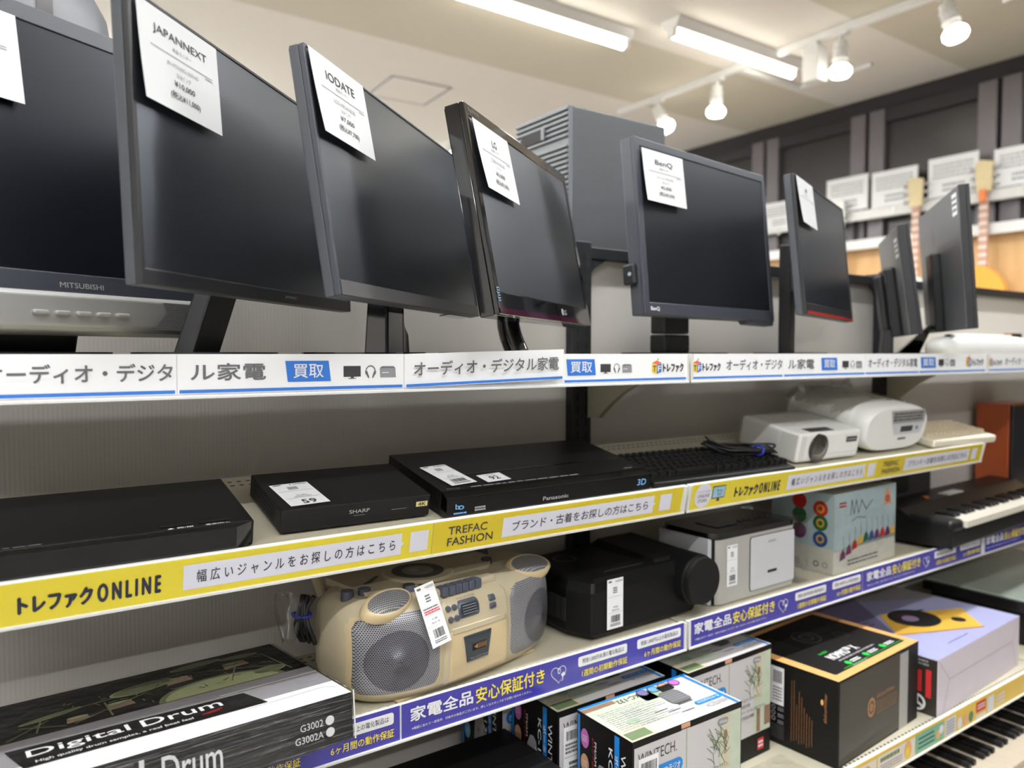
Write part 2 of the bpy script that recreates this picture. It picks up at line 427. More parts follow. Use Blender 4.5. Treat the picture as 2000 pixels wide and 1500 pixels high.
# ------------------------------------------------------------------ room shell
WX, BY = 5.7, 8.6
CH = 3.35
g = G(); g.box(-4, WX + .1, -4, BY + .1, -.05, 0, 'floor_vinyl'); struct(g.build('floor'))
g = G()
yb = [-4, -2.0, -1.1, -.2, .75, 1.68, 2.6, 3.55, 4.43, BY + .1]
for i in range(len(yb) - 1):
    g.box(-4, WX + .1, yb[i], yb[i + 1], CH, CH + .05, 'ceiling_pale' if i % 2 == 0 else 'ceiling_tan')
struct(g.build('ceiling'))
# access hatch let into the ceiling: a thin frame around a flush panel
g = G(); F = frame((2.71, 5.19, CH - .004), (.97, -.05, 0), (-.05, -.97, 0))
for a, b in (((-.23, -.23), (.23, -.23)), ((.23, -.23), (.23, .23)), ((.23, .23), (-.23, .23)), ((-.23, .23), (-.23, -.23))):
    g.line(F, [a, b], .018, 'alu_dark', .0)
g.rect(F, -.22, .22, -.22, .22, 'ceiling_pale', -.001)
struct(g.build('trim_1'), 'square access hatch in the pale ceiling')
g = G(); g.box(-4.1, WX + .1, BY, BY + .1, 0, CH, 'plaster'); struct(g.build('wall_back'))
g = G(); g.box(-4.1, -4, -4, BY, 0, CH, 'plaster'); struct(g.build('wall_left'))
g = G(); g.box(-4.1, WX + .1, -4.1, -4, 0, CH, 'wall_dull'); struct(g.build('wall_front'))
g = G(); g.box(WX, WX + .1, -4, BY, 0, CH, 'alu_charcoal')
g.box(WX - .03, WX, -4, BY, CH - .12, CH, 'alu_charcoal'); struct(g.build('wall_right'))
# dark framed sash windows side by side along the far wall
for k in range(5):
    y0 = .545 + .925 * k + .92 - .01          # each sash spans .925 m
    yA, yB = y0, y0 + .925
    f = G(); x = WX - .035
    zb, zt = 1.0, CH - .12
    for a, b in ((yA + .015, yA + .135), (yB - .135, yB - .015)):
        f.box(x - .03, WX, a, b, zb, zt, 'alu_dark')
    f.box(x - .03, WX, yA + .135, yB - .135, zt - .10, zt, 'alu_charcoal'); f.box(x - .03, WX, yA + .135, yB - .135, zb, zb + .1, 'alu_dark')
    f.box(x - .045, x - .03, yA + .06, yA + .09, 2.2, 2.62, 'alu_charcoal')
    w = f.build('window_%d' % (k + 1), bevel=.004); struct(w, 'dark metal framed sash window above the guitars')
    p = G(); p.box(WX - .02, WX - .012, yA + .135, yB - .135, zb + .1, zt - .1, 'window_dark'); p.build('pane', w)

# ------------------------------------------------------------------ ceiling lamps
def fluorescent(x0, x1, y, label):
    r = thing('fluorescent_lamp', label, 'ceiling lamp', ((x0 + x1) / 2, y, CH - .001), 0, 'fluorescent tubes on the ceiling')
    L_ = (x1 - x0) / 2
    b = G(); b.prism([(-.075, 0), (.075, 0), (.045, -.055), (-.045, -.055)], L_ * 2, 'lamp_white', Matrix.Translation((-L_, 0, 0)) @ Matrix(((0, 0, 1, 0), (1, 0, 0, 0), (0, 1, 0, 0), (0, 0, 0, 1))))
    b.box(-L_, -L_ + .03, -.03, .03, -.1, -.05, 'lamp_white'); b.box(L_ - .03, L_, -.03, .03, -.1, -.05, 'lamp_white')
    b.build('housing', r, bevel=.004)
    t = G(); t.cyl((-L_ + .03, 0, -.088), (L_ - .03, 0, -.088), .018, .018, 'tube_glow', 14); t.build('tube', r, label='glowing white tube')
fluorescent(2.08, 3.31, 3.50, 'fluorescent lamp cut by the top of the photo, above the grey computer tower')
fluorescent(3.385, 4.58, 3.21, 'fluorescent lamp further right, pointing at the spotlight track')
fluorescent(3.62, 4.8, 6.17, 'far fluorescent lamp glimpsed between two monitors near the back wall')

# lighting track with spot lamps
for a_, b_, lab in ((1.6, 3.12, 'white lighting track on the ceiling nearest the upper right corner'), (3.31, 4.62, 'white lighting track beyond the tube lamps, above the grey computer tower')):
    g = G(); g.box(4.265, 4.305, a_, b_, CH - .045, CH - .001, 'lamp_white'); tag(g.build('lighting_track', bevel=.003), lab, 'lighting track')
g = G(); g.box(4.31, 5.0, 3.44, 3.475, CH - .03, CH - .001, 'lamp_white'); g.box(4.97, 5.0, 2.9, 3.44, CH - .03, CH - .001, 'lamp_white')
tag(g.build('lighting_track', bevel=.003), 'short white track branching off behind the tube lamp', 'lighting track')
def spot(y, aim, label, x=4.285, big=1.0):
    r = thing('spotlight', label, 'spotlight', (x, y, CH - .045), 0, 'spotlights on the ceiling track')
    a = Vector(aim).normalized()
    s = G(); s.cyl((0, 0, 0), (0, 0, -.07), .014, .014, 'lamp_white', 12); s.box(-.02, .02, -.05, .05, -.018, 0, 'lamp_white'); s.build('stem', r)
    p0 = Vector((0, 0, -.07))
    h = G(); h.cyl(p0 - a * .02, p0 + a * .12 * big, .036 * big, .042 * big, 'lamp_white', 20)
    for k in range(3): h.cyl(p0 + a * (.02 + .03 * k), p0 + a * (.026 + .03 * k), .047 * big, .047 * big, 'lamp_white', 20)
    hd = h.build('head', r)
    l = G(); e = p0 + a * .12 * big
    u = a.cross(Vector((0, 0, 1)) if abs(a.z) < .95 else Vector((1, 0, 0))).normalized(); q = a.cross(u)
    rg = lambda d, rr: [tuple(e + a * d + u * (rr * math.cos(2 * PI * i / 20)) + q * (rr * math.sin(2 * PI * i / 20))) for i in range(20)]
    l.loft([rg(0, .045 * big), rg(.02, .062 * big), rg(.045, .064 * big), rg(.065, .05 * big), rg(.072, .02 * big)], 'spot_glow')
    l.build('lamp_bulb', r, label='glowing reflector bulb')
    sl = bpy.data.lights.new('spot_beam', 'SPOT'); sl.energy = 55; sl.spot_size = R(75); sl.spot_blend = .8; sl.shadow_soft_size = .05; sl.color = (1, .98, .95)
    so = bpy.data.objects.new('spot_beam', sl); COL.objects.link(so); so.location = Vector((x, y, CH - .045)) + e + a * .09; so.rotation_euler = (a + Vector((.55, 0, 0))).to_track_quat('-Z', 'Y').to_euler()
spot(3.62, (.0, .05, -1), 'white spotlight hanging left of the track bend, lamp pointing straight down')
spot(2.69, (.0, 0, -1), 'white spotlight beside the box-shaped track adaptor, lamp pointing down')
spot(2.08, (.1, -.28, -1), 'white spotlight near the upper right corner, lamp tilted')
spot(4.18, (.1, -.5, -1), 'white spotlight beside the grey computer tower, lamp tilted sideways')
# square adaptor on the track and an arm at the frame corner
g = G(); g.box(-.05, .05, -.055, .055, -.24, -.03, 'lamp_white'); g.box(-.025, .025, -.03, .03, -.03, 0, 'lamp_white')
tag(g.build('track_adaptor', loc=(4.285, 2.86, CH - .045), bevel=.006), 'boxy white unit hanging from the lighting track', 'track unit')
g = G(); g.tube([(0, .1, 0), (0, .1, -.16), (0, -.1, -.13), (0, -.1, 0)], .012, 'lamp_white')
tag(g.build('lamp_bracket', loc=(4.335, 1.72, CH - .001)), 'angled white lamp bracket in the upper right corner', 'lamp bracket')

# ------------------------------------------------------------------ guitar wall at the far end
g = G(); g.box(WX - .075, WX - .05, .6, 5.4, 1.2, 2.2, 'wood_panel'); struct(g.build('trim_2', bevel=.003), 'tan wood panel behind the hanging guitars')
def rail(z, y0, y1, label):
    g = G(); g.box(5.56, WX - .05, y0, y1, z, z + .05, 'slat_white'); g.box(5.54, 5.56, y0, y1, z - .012, z + .062, 'slat_white')
    tag(g.build('display_rail', bevel=.004), label, 'rail', 'white rails of the guitar wall')
rail(2.2, 1.2, 5.2, 'lower white rail along the top of the tan wood panel')
rail(2.42, 1.2, 5.2, 'upper white rail the guitars hang from')
def guitar(y, zh, kind, label, body):
    r = thing('guitar', label, 'guitar', (5.5, y, zh), 0, 'guitars on the far wall')
    h = G(); h.prism([(-.045, -.09), (.045, -.09), (.06, .09), (.03, .12), (-.05, .1)], .02, kind, Matrix(((0, 0, 1, 0), (1, 0, 0, 0), (0, 1, 0, 0), (0, 0, 0, 1)))); h.build('headstock', r, bevel=.004)
    for k in range(3):
        for s_ in (-1, 1):
            p = G(); p.cyl((.01, s_ * .05, -.05 + .055 * k), (.01, s_ * .085, -.05 + .055 * k), .009, .013, 'silver_plastic', 8); p.build('tuning_peg', r)
    n = G(); n.box(0, .022, -.026, .026, -.62, -.09, 'guitar_neck')
    for k in range(9): n.box(-.003, 0, -.027, .027, -.15 - .052 * k, -.138 - .052 * k, 'guitar_white')
    n.build('neck', r, bevel=.004)
    pts = []
    for i in range(40):
        t = 2 * PI * i / 40; w_ = .14 + .03 * math.cos(2 * t); pts.append((w_ * math.cos(t) * (1.1 if math.sin(t) < 0 else .9), -.78 + .2 * math.sin(t)))
    b = G(); b.prism(pts, .06, body, Matrix(((0, 0, 1, -.02), (1, 0, 0, 0), (0, 1, 0, 0), (0, 0, 0, 1)))); b.build('body', r, bevel=.012, seg=3)
guitar(2.855, 2.53, 'guitar_cream', 'guitar with cream headstock and white body, behind the two monitors seen from the back', 'guitar_white')
guitar(2.405, 2.56, 'guitar_cream', 'guitar with pale headstock beside the small orange tag, right of the rear view monitors', 'guitar_amber')
guitar(3.45, 2.46, 'guitar_white', 'guitar with pale neck partly hidden by the small curved monitor', 'wood_panel')
g = G(); g.box(0, .02, -.02, .02, -.04, .04, 'orange_paint'); tag(g.build('hang_tag', loc=(5.47, 2.405, 2.44), bevel=.004), 'small orange tag on the guitar neck at the right', 'tag')
cards = [(3.03, 2.61, .34, .26, 'white price sheet on the far wall above the small curved monitor'), (3.40, 2.62, .34, .26, 'white price sheet half hidden behind the small curved monitor'),
         (2.62, 2.62, .33, .27, 'white price sheet above the larger monitor seen from the back'), (2.18, 2.61, .36, .25, 'white price sheet cut by the right edge of the photo'),
         (4.01, 2.55, .30, .22, 'white price sheet between the large dark monitor and the small curved one')]
for y, z, w, h, lab in cards:
    g = G(); F = frame((0, w / 2, 0), (0, -1, 0), (0, 0, 1)); g.box(0, .004, -w / 2, w / 2, 0, h, 'card_white'); g.box(.004, .008, -.012, .012, -.05, h * .5, 'clip_clear')
    F = frame((-.0005, w / 2, 0), (0, -1, 0), (0, 0, 1))
    g.bars(F, w * .1, w * .9, h * .45, h * .85, 'ink_pale', 4, .35, .001, int(y * 100)); g.bars(F, w * .3, w * .75, h * .1, h * .35, 'ink_pale', 2, .4, .001, int(z * 100))
    tag(g.build('price_sheet', loc=(5.532, y, z - h / 2)), lab, 'price sheet', 'price sheets on the guitar wall')

# ------------------------------------------------------------------ gondola shelving
BX = [-.105, 1.108, 2.32, 3.532]
PY = 1.30
fr_ = thing('shelving_frame', 'black slotted posts, dark top rail and pale ribbed back panels of the long display shelving', 'shelving frame', (0, PY, 0))
for bx in BX:
    g = G(); x0, x1 = bx - .052, bx + .002
    g.box(x0, x1, -.022, .03, 0, 1.642, 'post_black')
    F = front(x0, -.0222, 0)
    for k in range(54):
        for s_ in (.012, .036): g.rect(F, s_, s_ + .006, .12 + .028 * k, .138 + .028 * k, 'dark_gap', .0003)
    g.build('upright_post', fr_, bevel=.002)
for i in range(3):
    g = G(); g.box(BX[i] + .002, BX[i + 1] - .052, 0, .012, .1, 1.608, 'twin_wall'); g.build('back_panel', fr_)
    g = G(); g.box(BX[i] + .002, BX[i + 1] - .052, -.018, .028, 1.606, 1.632, 'post_black')
    for xa, sg in ((BX[i] + .002, 1), (BX[i + 1] - .052, -1)):
        g.prism([(xa, 1.607), (xa + sg * .05, 1.607), (xa + sg * .012, 1.585), (xa, 1.57)], .008, 'post_black', Matrix(((1, 0, 0, 0), (0, 0, -1, -.008), (0, 1, 0, 0), (0, 0, 0, 1))))
    g.build('top_rail', fr_, bevel=.002)

def bracket(parent, x, y0, y1, zt, drop):
    """cream steel bracket: deep at the post, running out in a concave curve to the front"""
    n = 10; pts = [(y1, zt), (y0, zt), (y0, zt - .012)]
    for i in range(n + 1):
        t = i / n; pts.append((y0 + (y1 - .03 - y0) * t, zt - .012 - (drop - .012) * (t ** 2.0)))
    pts += [(y1, zt - drop)]
    g = G(); g.prism(pts, .004, 'shelf_cream', Matrix(((0, 0, 1, x), (1, 0, 0, 0), (0, 1, 0, 0), (0, 0, 0, 1))))
    return g.build('bracket', parent, bevel=.001)
def shelf(i, y0, z, label, tilt=0, lip_top=.006, depth=None, h=.055, grp='display shelves', holes=True):
    x0, x1 = BX[i] + .003, BX[i + 1] - .003
    d = depth or (PY - .024 - y0)
    r = thing('display_shelf', label, 'shelf', (x0, y0, z), 0, grp, tilt)
    W = x1 - x0
    b = G(); b.box(0, W, .004, d, -.028, 0, 'shelf_cream')
    T_ = top(0, 0, 0)
    if holes:
        for yy in (.013, d - .035, d - .018):
            n = int(W / .0145)
            for k in range(n): b.disc(T_, .012 + k * .0145, yy, .0042, 'hole_dark', .0003, .0026, 8)
    b.build('shelf_board', r, bevel=.002)
    l = G(); l.box(0, W, -.004, .004, lip_top - h, lip_top, 'lip_white'); l.box(0, W, -.0085, -.004, lip_top - h, lip_top - h + .004, 'lip_white')
    for xa in (0, W - .006): l.box(xa, xa + .006, -.0075, -.004, lip_top - h, lip_top, 'clip_clear')
    l.build('label_holder', r, bevel=.0008)
    if not tilt:
        for xa in (.003, W - .007): bracket(r, xa, .05, d, -.028, .105)
    else:
        for xa in (.003, W - .007): bracket(r, xa, .12, d - .002, -.028, .05)
    return r
TILT = R(11.5)
ZT, ZY, ZB, ZL = 1.393, 1.144, .881, .567
nm = ['left', 'middle', 'right']
for i in range(3):
    shelf(i, 1.0, ZT, ('top shelf of monitors in the %s bay' if i < 2 else 'top shelf in the %s bay holding a white appliance') % ('nearest' if i == 0 else 'second' if i == 1 else 'farthest'), grp='top shelves')
for i in range(2):
    shelf(i, 1.0, ZY, ('sloping shelf with yellow edge signs in the nearest bay, holding black recorders', 'sloping shelf with yellow edge signs in the second bay, holding keyboards and a white projector')[i], TILT, grp='sloping shelves', depth=.274)
for i in range(3):
    shelf(i, 1.0, ZB, ('shelf with violet edge signs under the cream boombox', 'shelf with violet edge signs under the silver printer and bell box', 'shelf with violet edge signs under the black digital piano')[i], grp='violet signed shelves')
for i in range(3):
    shelf(i, .845, ZL, ('low deep shelf in the nearest bay under the radio cartons', 'low deep shelf in the second bay under the speaker and turntable cartons', 'low deep shelf in the farthest bay under the glass-topped deck')[i], grp='low deep shelves')
for i in range(3):
    shelf(i, .60, .30, 'base shelf near the floor, %s bay' % ('nearest', 'second', 'farthest')[i], grp='base shelves', holes=False)

# ------------------------------------------------------------------ signs on the shelf edges
def icon_set(g, F, u, v, s, t='ink'):
    """television, headphones and amplifier pictograms, s = height"""
    g.poly(F, [(u, v + s * .95), (u + s * 1.45, v + s * .95), (u + s * 1.45, v + s * .1), (u, v + s * .1)], t)
    g.rect(F, u + s * .6, u + s * .85, v - s * .02, v + s * .1, t); g.rect(F, u + s * .4, u + s * 1.05, v - s * .08, v, 'ink_pale')
    c = u + s * 2.3; h = v + s * .45
    pts = [(c + s * .42 * math.cos(R(a)), h + s * .5 * math.sin(R(a))) for a in range(-20, 201, 20)]
    g.line(F, pts, s * .09, 'ink_pale')
    for k in (-1, 1): g.poly(F, [(c + k * s * .5, h + s * .02), (c + k * s * .2, h - s * .5), (c + k * s * .12, h - s * .42), (c + k * s * .3, h + s * .1)], 'ink_grey', .0007)
    u2 = u + s * 3.1
    g.poly(F, [(u2, v + s * .75), (u2 + s * 1.4, v + s * .75), (u2 + s * 1.45, v), (u2 + s * .05, v)], 'ink_pale'); g.poly(F, [(u2, v + s * .75), (u2 + s * .2, v + s * .9), (u2 + s * 1.25, v + s * .9), (u2 + s * 1.4, v + s * .75)], 'ink_grey')
    g.rect(F, u2 + s * .2, u2 + s * .8, v + s * .36, v + s * .42, 'white_ink', .0007)
def tf_logo(g, F, u, v, s):
    """orange, yellow and blue cube lettered T and F, then the shop name"""
    g.poly(F, [(u, v + s * .72), (u + s * .45, v + s * .6), (u + s * .45, v), (u, v + s * .12)], 'tf_yellow')
    g.poly(F, [(u + s * .45, v + s * .6), (u + s * .9, v + s * .72), (u + s * .9, v + s * .12), (u + s * .45, v)], 'tf_blue')
    g.poly(F, [(u, v + s * .74), (u + s * .45, v + s * .62), (u + s * .9, v + s * .74), (u + s * .45, v + s * .9)], 'tf_orange')
    g.text(F, 'T', u + s * .08, u + s * .38, v + s * .16, v + s * .54, 'ink', .0009, .03); g.text(F, 'F', u + s * .54, u + s * .82, v + s * .16, v + s * .54, 'white_ink', .0009, .03)
    g.line(F, [(u + s * .5, v + s * .92), (u + s * .58, v + s * 1.02)], s * .06, 'ink')
    g.text(F, 'トレファク', u + s * 1.05, u + s * 3.0, v + s * .12, v + s * .68, 'ink', .0008, .07)
SH, SY = .049, .0062
def paper_sign(x0, x1, kind, label, lift=0, z=ZT + .006):
    g = G(); W = x1 - x0; H = SH
    r = R(0)
    g.box(0, W, -.0006, 0, -H, 0, 'paper')
    F = front(0, -.0006, -H)
    if lift:
        # a sheet whose free right end stands proud and higher than the rail
        g = G(); n = 12; vs = []
        for i in range(n + 1):
            t = i / n; up = lift * t; out_ = -.0006 - .010 * t * t - (.004 * max(0, (t - .9) / .1) if t > .9 else 0)
            vs += [(W * t, out_, -H + up), (W * t, out_ - .001, up), (W * t, out_ + .0009, -H + up), (W * t, out_ + .0002, up)]
        fs = []; 
        for i in range(n):
            a = 4 * i; fs += [(a, a + 4, a + 5, a + 1), (a + 2, a + 3, a + 7, a + 6), (a + 1, a + 5, a + 7, a + 3), (a, a + 2, a + 6, a + 4)]
        fs += [(0, 1, 3, 2), (4 * n, 4 * n + 2, 4 * n + 3, 4 * n + 1)]
        g.add(vs, fs, 'paper')
        F = frame((0, -.0008, -H), (W, -.0116, lift), (0, -.02, 1)); g_w = .0022
    k = W / .306
    g.rect(F, .002 * k, W - .002 * k, .0012, .0052, 'sign_blue', .0024 if lift else .0005)
    base = .0026 if lift else .0008
    tx = lambda s_, a, b, c, d, m_, bo=.02: g.text(F, s_, a * W, b * W, c, d, m_, base, bo)
    cy0, cy1 = .0165, .0375
    if kind == 'a':
        tf_logo(g, F, .02 * W, .013, .026); tx('オーディオ・デジタ', .36, .985, cy0, cy1, 'ink_grey')
    elif kind == 'b':
        tx('ル家電', .05, .35, cy0, cy1, 'ink_grey')
        g.poly(F, [(.435 * W, .040), (.63 * W, .040), (.64 * W, .0125), (.445 * W, .0125)], 'sign_blue', .0005); g.text(F, '買取', .47 * W, .605 * W, .0175, .0355, 'white_ink', .0009, .012)
        icon_set(g, F, .70 * W, .016, .0175 * k)
    elif kind == 'c':
        tx('オーディオ・デジタル家電', .05, .965, cy0, cy1, 'ink_grey')
    else:
        g.poly(F, [(.02 * W, .040), (.225 * W, .040), (.235 * W, .0125), (.03 * W, .0125)], 'sign_blue', .0005); g.text(F, '買取', .05 * W, .205 * W, .0175, .0355, 'white_ink', .0009, .012)
        icon_set(g, F, .27 * W, .016, .0165 * k); tf_logo(g, F, .68 * W, .0125, .0275 * k)
    o = g.build('edge_sign', loc=(x0, 1.0 - SY + .0018, z))
    tag(o, label, 'shelf sign', 'white paper signs along the top shelf')
S_ = [(-.10, .2025, 'a', 'white paper sign at the left edge, grey katakana over a blue line', 0),
      (.2035, .508, 'b', 'white paper sign with blue patch and pictograms, second from the left', 0),
      (.5095, .792, 'c', 'white paper sign curling away from the rail under the glossy black monitor', .0075),
      (.803, 1.1055, 'd', 'white paper sign starting with a blue patch, left of the first shelf joint', 0),
      (1.1115, 1.395, 'a', 'white paper sign starting with a coloured cube logo, under the wide black monitor', 0),
      (1.396, 1.705, 'b', 'white paper sign with pictograms under the small curved monitor', 0),
      (1.706, 1.949, 'c', 'white katakana paper sign below the monitors seen from the back', 0),
      (1.95, 2.312, 'd', 'white paper sign with cube logo at its end, just before the white appliance', 0),
      (2.324, 2.62, 'a', 'white paper sign at the right edge, below the white appliance', 0)]
for s_ in S_: paper_sign(s_[0], s_[1], s_[2], s_[3], s_[4])

def edge_sign_root(x0, z, y=1.0, tilt=0): return Matrix.Translation((x0, y, z)) @ Matrix.Rotation(tilt, 4, 'X')
def yellow_sign(bx, kind, label):
    H = .050; zt = .005
    g = G()
    if kind == 'online':
        x0, W = bx + .006, .655
        g.box(0, W, -.0008, 0, -H, 0, 'sign_yellow'); F = front(0, -.0008, -H)
        g.disc(F, .040, .026, .0245, 'sign_lilac', .0005)
        for a, st in ((.032, 'トレファクの'), (.0225, 'ONLINE'), (.0125, 'STORE')): g.text(F, st, .024 if st != 'STORE' else .026, .058 if st != 'STORE' else .052, a, a + (.0045 if st[0] == 'ト' else .0065), 'ink_grey', .0009, .0)
        g.rect(F, .066, .104, .016, .042, 'ink'); g.rect(F, .068, .102, .018, .040, 'pc_screen_blue', .0007); g.poly(F, [(.083, .016), (.088, .016), (.091, .010), (.080, .010)], 'ink')
        g.line(F, [(.077, .035), (.080, .034), (.083, .025), (.091, .025), (.094, .032), (.081, .032)], .0012, 'ink', .0009); g.disc(F, .084, .022, .0012, 'ink', .0009); g.disc(F, .090, .022, .0012, 'ink', .0009)
        g.text(F, 'トレファク', .135, .207, .012, .033, 'ink_navy', .0008, .06); g.text(F, 'O N L I N E', .213, .280, .012, .034, 'ink_navy', .0008, .045)
        g.rect(F, .306, .604, .0085, .0415, 'sign_lilac'); g.poly(F, [(.604, .028), (.609, .025), (.604, .022)], 'sign_lilac')
        g.text(F, '幅 広 い ジ ャ ン ル を お 探 し の 方 は こ ち ら', .322, .594, .0165, .0335, 'ink', .0008, .006)
        g.rect(F, .618, .648, .009, .041, 'sign_lilac')
    else:
        x0, W = bx + .006 + .656, 1.2 - .662
        g.box(0, W, -.0008, 0, -H, 0, 'sign_gold'); F = front(0, -.0008, -H)
        g.text(F, 'TREFAC', .026, .096, .027, .040, 'ink', .0008, .01); g.text(F, 'FASHION', .026, .108, .009, .022, 'ink', .0008, .01)
        g.rect(F, .126, .462, .0085, .0415, 'sign_lilac'); g.poly(F, [(.462, .028), (.467, .025), (.462, .022)], 'sign_lilac')
        g.text(F, 'ブランド・古着をお探しの方はこちら', .145, .448, .0165, .0335, 'ink', .0008, .006)
        g.rect(F, .478, .508, .009, .041, 'sign_lilac')
    o = g.build('edge_sign'); o.matrix_basis = edge_sign_root(x0, ZY, 1.0, TILT) @ Matrix.Translation((0, -SY + .0018, zt))
    tag(o, label, 'shelf sign', 'yellow signs along the sloping shelf')
yellow_sign(BX[0], 'online', 'yellow sign reading ONLINE with long white text box, below the small black tuner')
yellow_sign(BX[0], 'fashion', 'yellow sign reading TREFAC FASHION under the wide black disc recorder')
yellow_sign(BX[1], 'online', 'yellow sign with round badge and screen picture, under the black keyboard and white projector')
yellow_sign(BX[1], 'fashion', 'blurred yellow sign at the far end of the sloping shelf, below the beige keyboard')

def violet_sign(x0, label, W=.598):
    H = .052; g = G(); g.box(0, W, -.0008, 0, -H, 0, 'sign_violet'); F = front(0, -.0008, -H)
    g.text(F, '家電全品', .014, .122, .023, .044, 'white_ink', .0008, .03)
    g.text(F, '安心保証付き', .128, .262, .0205, .0445, 'violet_yellow', .0008, .02)
    g.text(F, '※保証にあたり一部条件、対象外の商品がございます。詳しくはスタッフまでお問い合わせください。', .016, .236, .0105, .0148, 'white_ink', .0008)
    c = (.292, .0275); pts = []
    for i in range(34):
        t = -PI * .93 + i / 33 * (PI * 1.86)
        x = 16 * math.sin(t) ** 3; y = 13 * math.cos(t) - 5 * math.cos(2 * t) - 2 * math.cos(3 * t) - math.cos(4 * t)
        pts.append((c[0] + x * .00098, c[1] + y * .00098))
    g.line(F, pts, .0013, 'white_ink')
    g.ring(F, c[0] + .001, c[1] + .005, .0022, .0034, 'white_ink', .0008, 14, 1.6)
    g.poly(F, [(.300, .020), (.3065, .024), (.303, .0295), (.2965, .0255)], 'white_ink', .0009); g.line(F, [(.299, .0205), (.296, .0155)], .0013, 'white_ink'); g.line(F, [(.302, .019), (.2995, .0142)], .0013, 'white_ink')
    for u, s1, s2 in ((.335, '税抜1,000円未満の電化製品は', '1週間の初期動作保証'), (.474, '税抜1,000円以上の電化製品は', '6ヶ月間の動作保証')):
        g.rrect(F, u, u + .114, .028, .0455, .004, 'white_ink'); g.text(F, s1, u + .009, u + .106, .0325, .0415, 'ink_navy', .0008)
        g.text(F, s2, u + .008 if s2[0] == '1' else u + .018, u + .114, .0095, .0215, 'violet_yellow', .0008, .012)
    o = g.build('edge_sign', loc=(x0, 1.0 - SY + .0018, ZB + .006)); tag(o, label, 'shelf sign', 'violet warranty signs along the shelf edge')
violet_sign(BX[0] + .006, 'violet warranty sign partly covered by the digital drum box')
violet_sign(BX[0] + .607, 'violet warranty sign with heart and plug, below the cream boombox')
violet_sign(BX[1] + .006, 'violet warranty sign under the silver photo printer', .597)
violet_sign(BX[1] + .606, 'violet warranty sign below the bell box and piano end', .597)
violet_sign(BX[2] + .006, 'violet warranty sign at the right edge under the digital piano', .597)

def mixed_sign(x0, W, label, seed):
    H = .052; g = G(); g.box(0, W, -.0008, 0, -H, 0, 'sign_mustard'); F = front(0, -.0008, -H)
    u = .02
    g.rect(F, u, u + .16, .006, .045, 'sign_cream'); g.bars(F, u + .012, u + .09, .026, .038, 'plant_green', 1, .8, .0008, seed); g.bars(F, u + .012, u + .11, .011, .022, 'ink_pale', 2, .4, .0008, seed + 1)
    g.disc(F, u + .125, .026, .014, 'gold_print', .0007)
    u += .165; g.rect(F, u, u + .15, .005, .046, 'sign_cream'); g.bars(F, u + .01, u + .085, .030, .041, 'plant_green', 1, .8, .0008, seed + 5); g.bars(F, u + .01, u + .095, .009, .026, 'ink_pale', 3, .4, .0008, seed + 6)
    g.disc(F, u + .12, .026, .015, 'copper', .0007, .02); g.disc(F, u + .118, .02, .009, 'tf_yellow', .0008, .012)
    u += .152; g.rect(F, u, u + .125, .004, .047, 'sign_teal'); g.bars(F, u + .012, u + .08, .010, .040, 'ink_navy', 3, .35, .0008, seed + 7); g.disc(F, u + .098, .022, .010, 'copper', .0007); g.disc(F, u + .112, .03, .010, 'sign_lilac', .0008)
    u += .13; g.rect(F, u, u + .05, .005, .046, 'sign_lilac'); g.bars(F, u + .005, u + .045, .008, .042, 'ink_pale', 5, .5, .0008, seed + 8)
    for k, mm in enumerate(('sign_lilac', 'peach_disc', 'bell_green')): g.disc(F, u + .068 + .028 * k, .02, .011, mm, .0007, .013)
    u += .15; g.rect(F, u, u + .05, .02, .045, 'ink_red'); g.bars(F, u + .006, u + .044, .026, .04, 'white_ink', 2, .5, .0008, seed + 9); g.rect(F, u, u + .05, .004, .014, 'sign_cream')
    u += .06; g.rect(F, u, u + .032, .006, .044, 'sign_lilac'); g.bars(F, u + .044, u + .09, .01, .04, 'sign_cream', 3, .7, .0008, seed + 3)
    o = g.build('edge_sign', loc=(x0, .845 - SY + .0018, ZL + .005)); tag(o, label, 'shelf sign', 'mustard signs along the low shelf')
mixed_sign(BX[1] + .22, .975, 'mustard sign with cream and teal panels on the low shelf edge under the turntable carton', 11)
mixed_sign(BX[2] + .006, .9, 'mustard sign at the lower right corner under the glass-topped deck', 31)
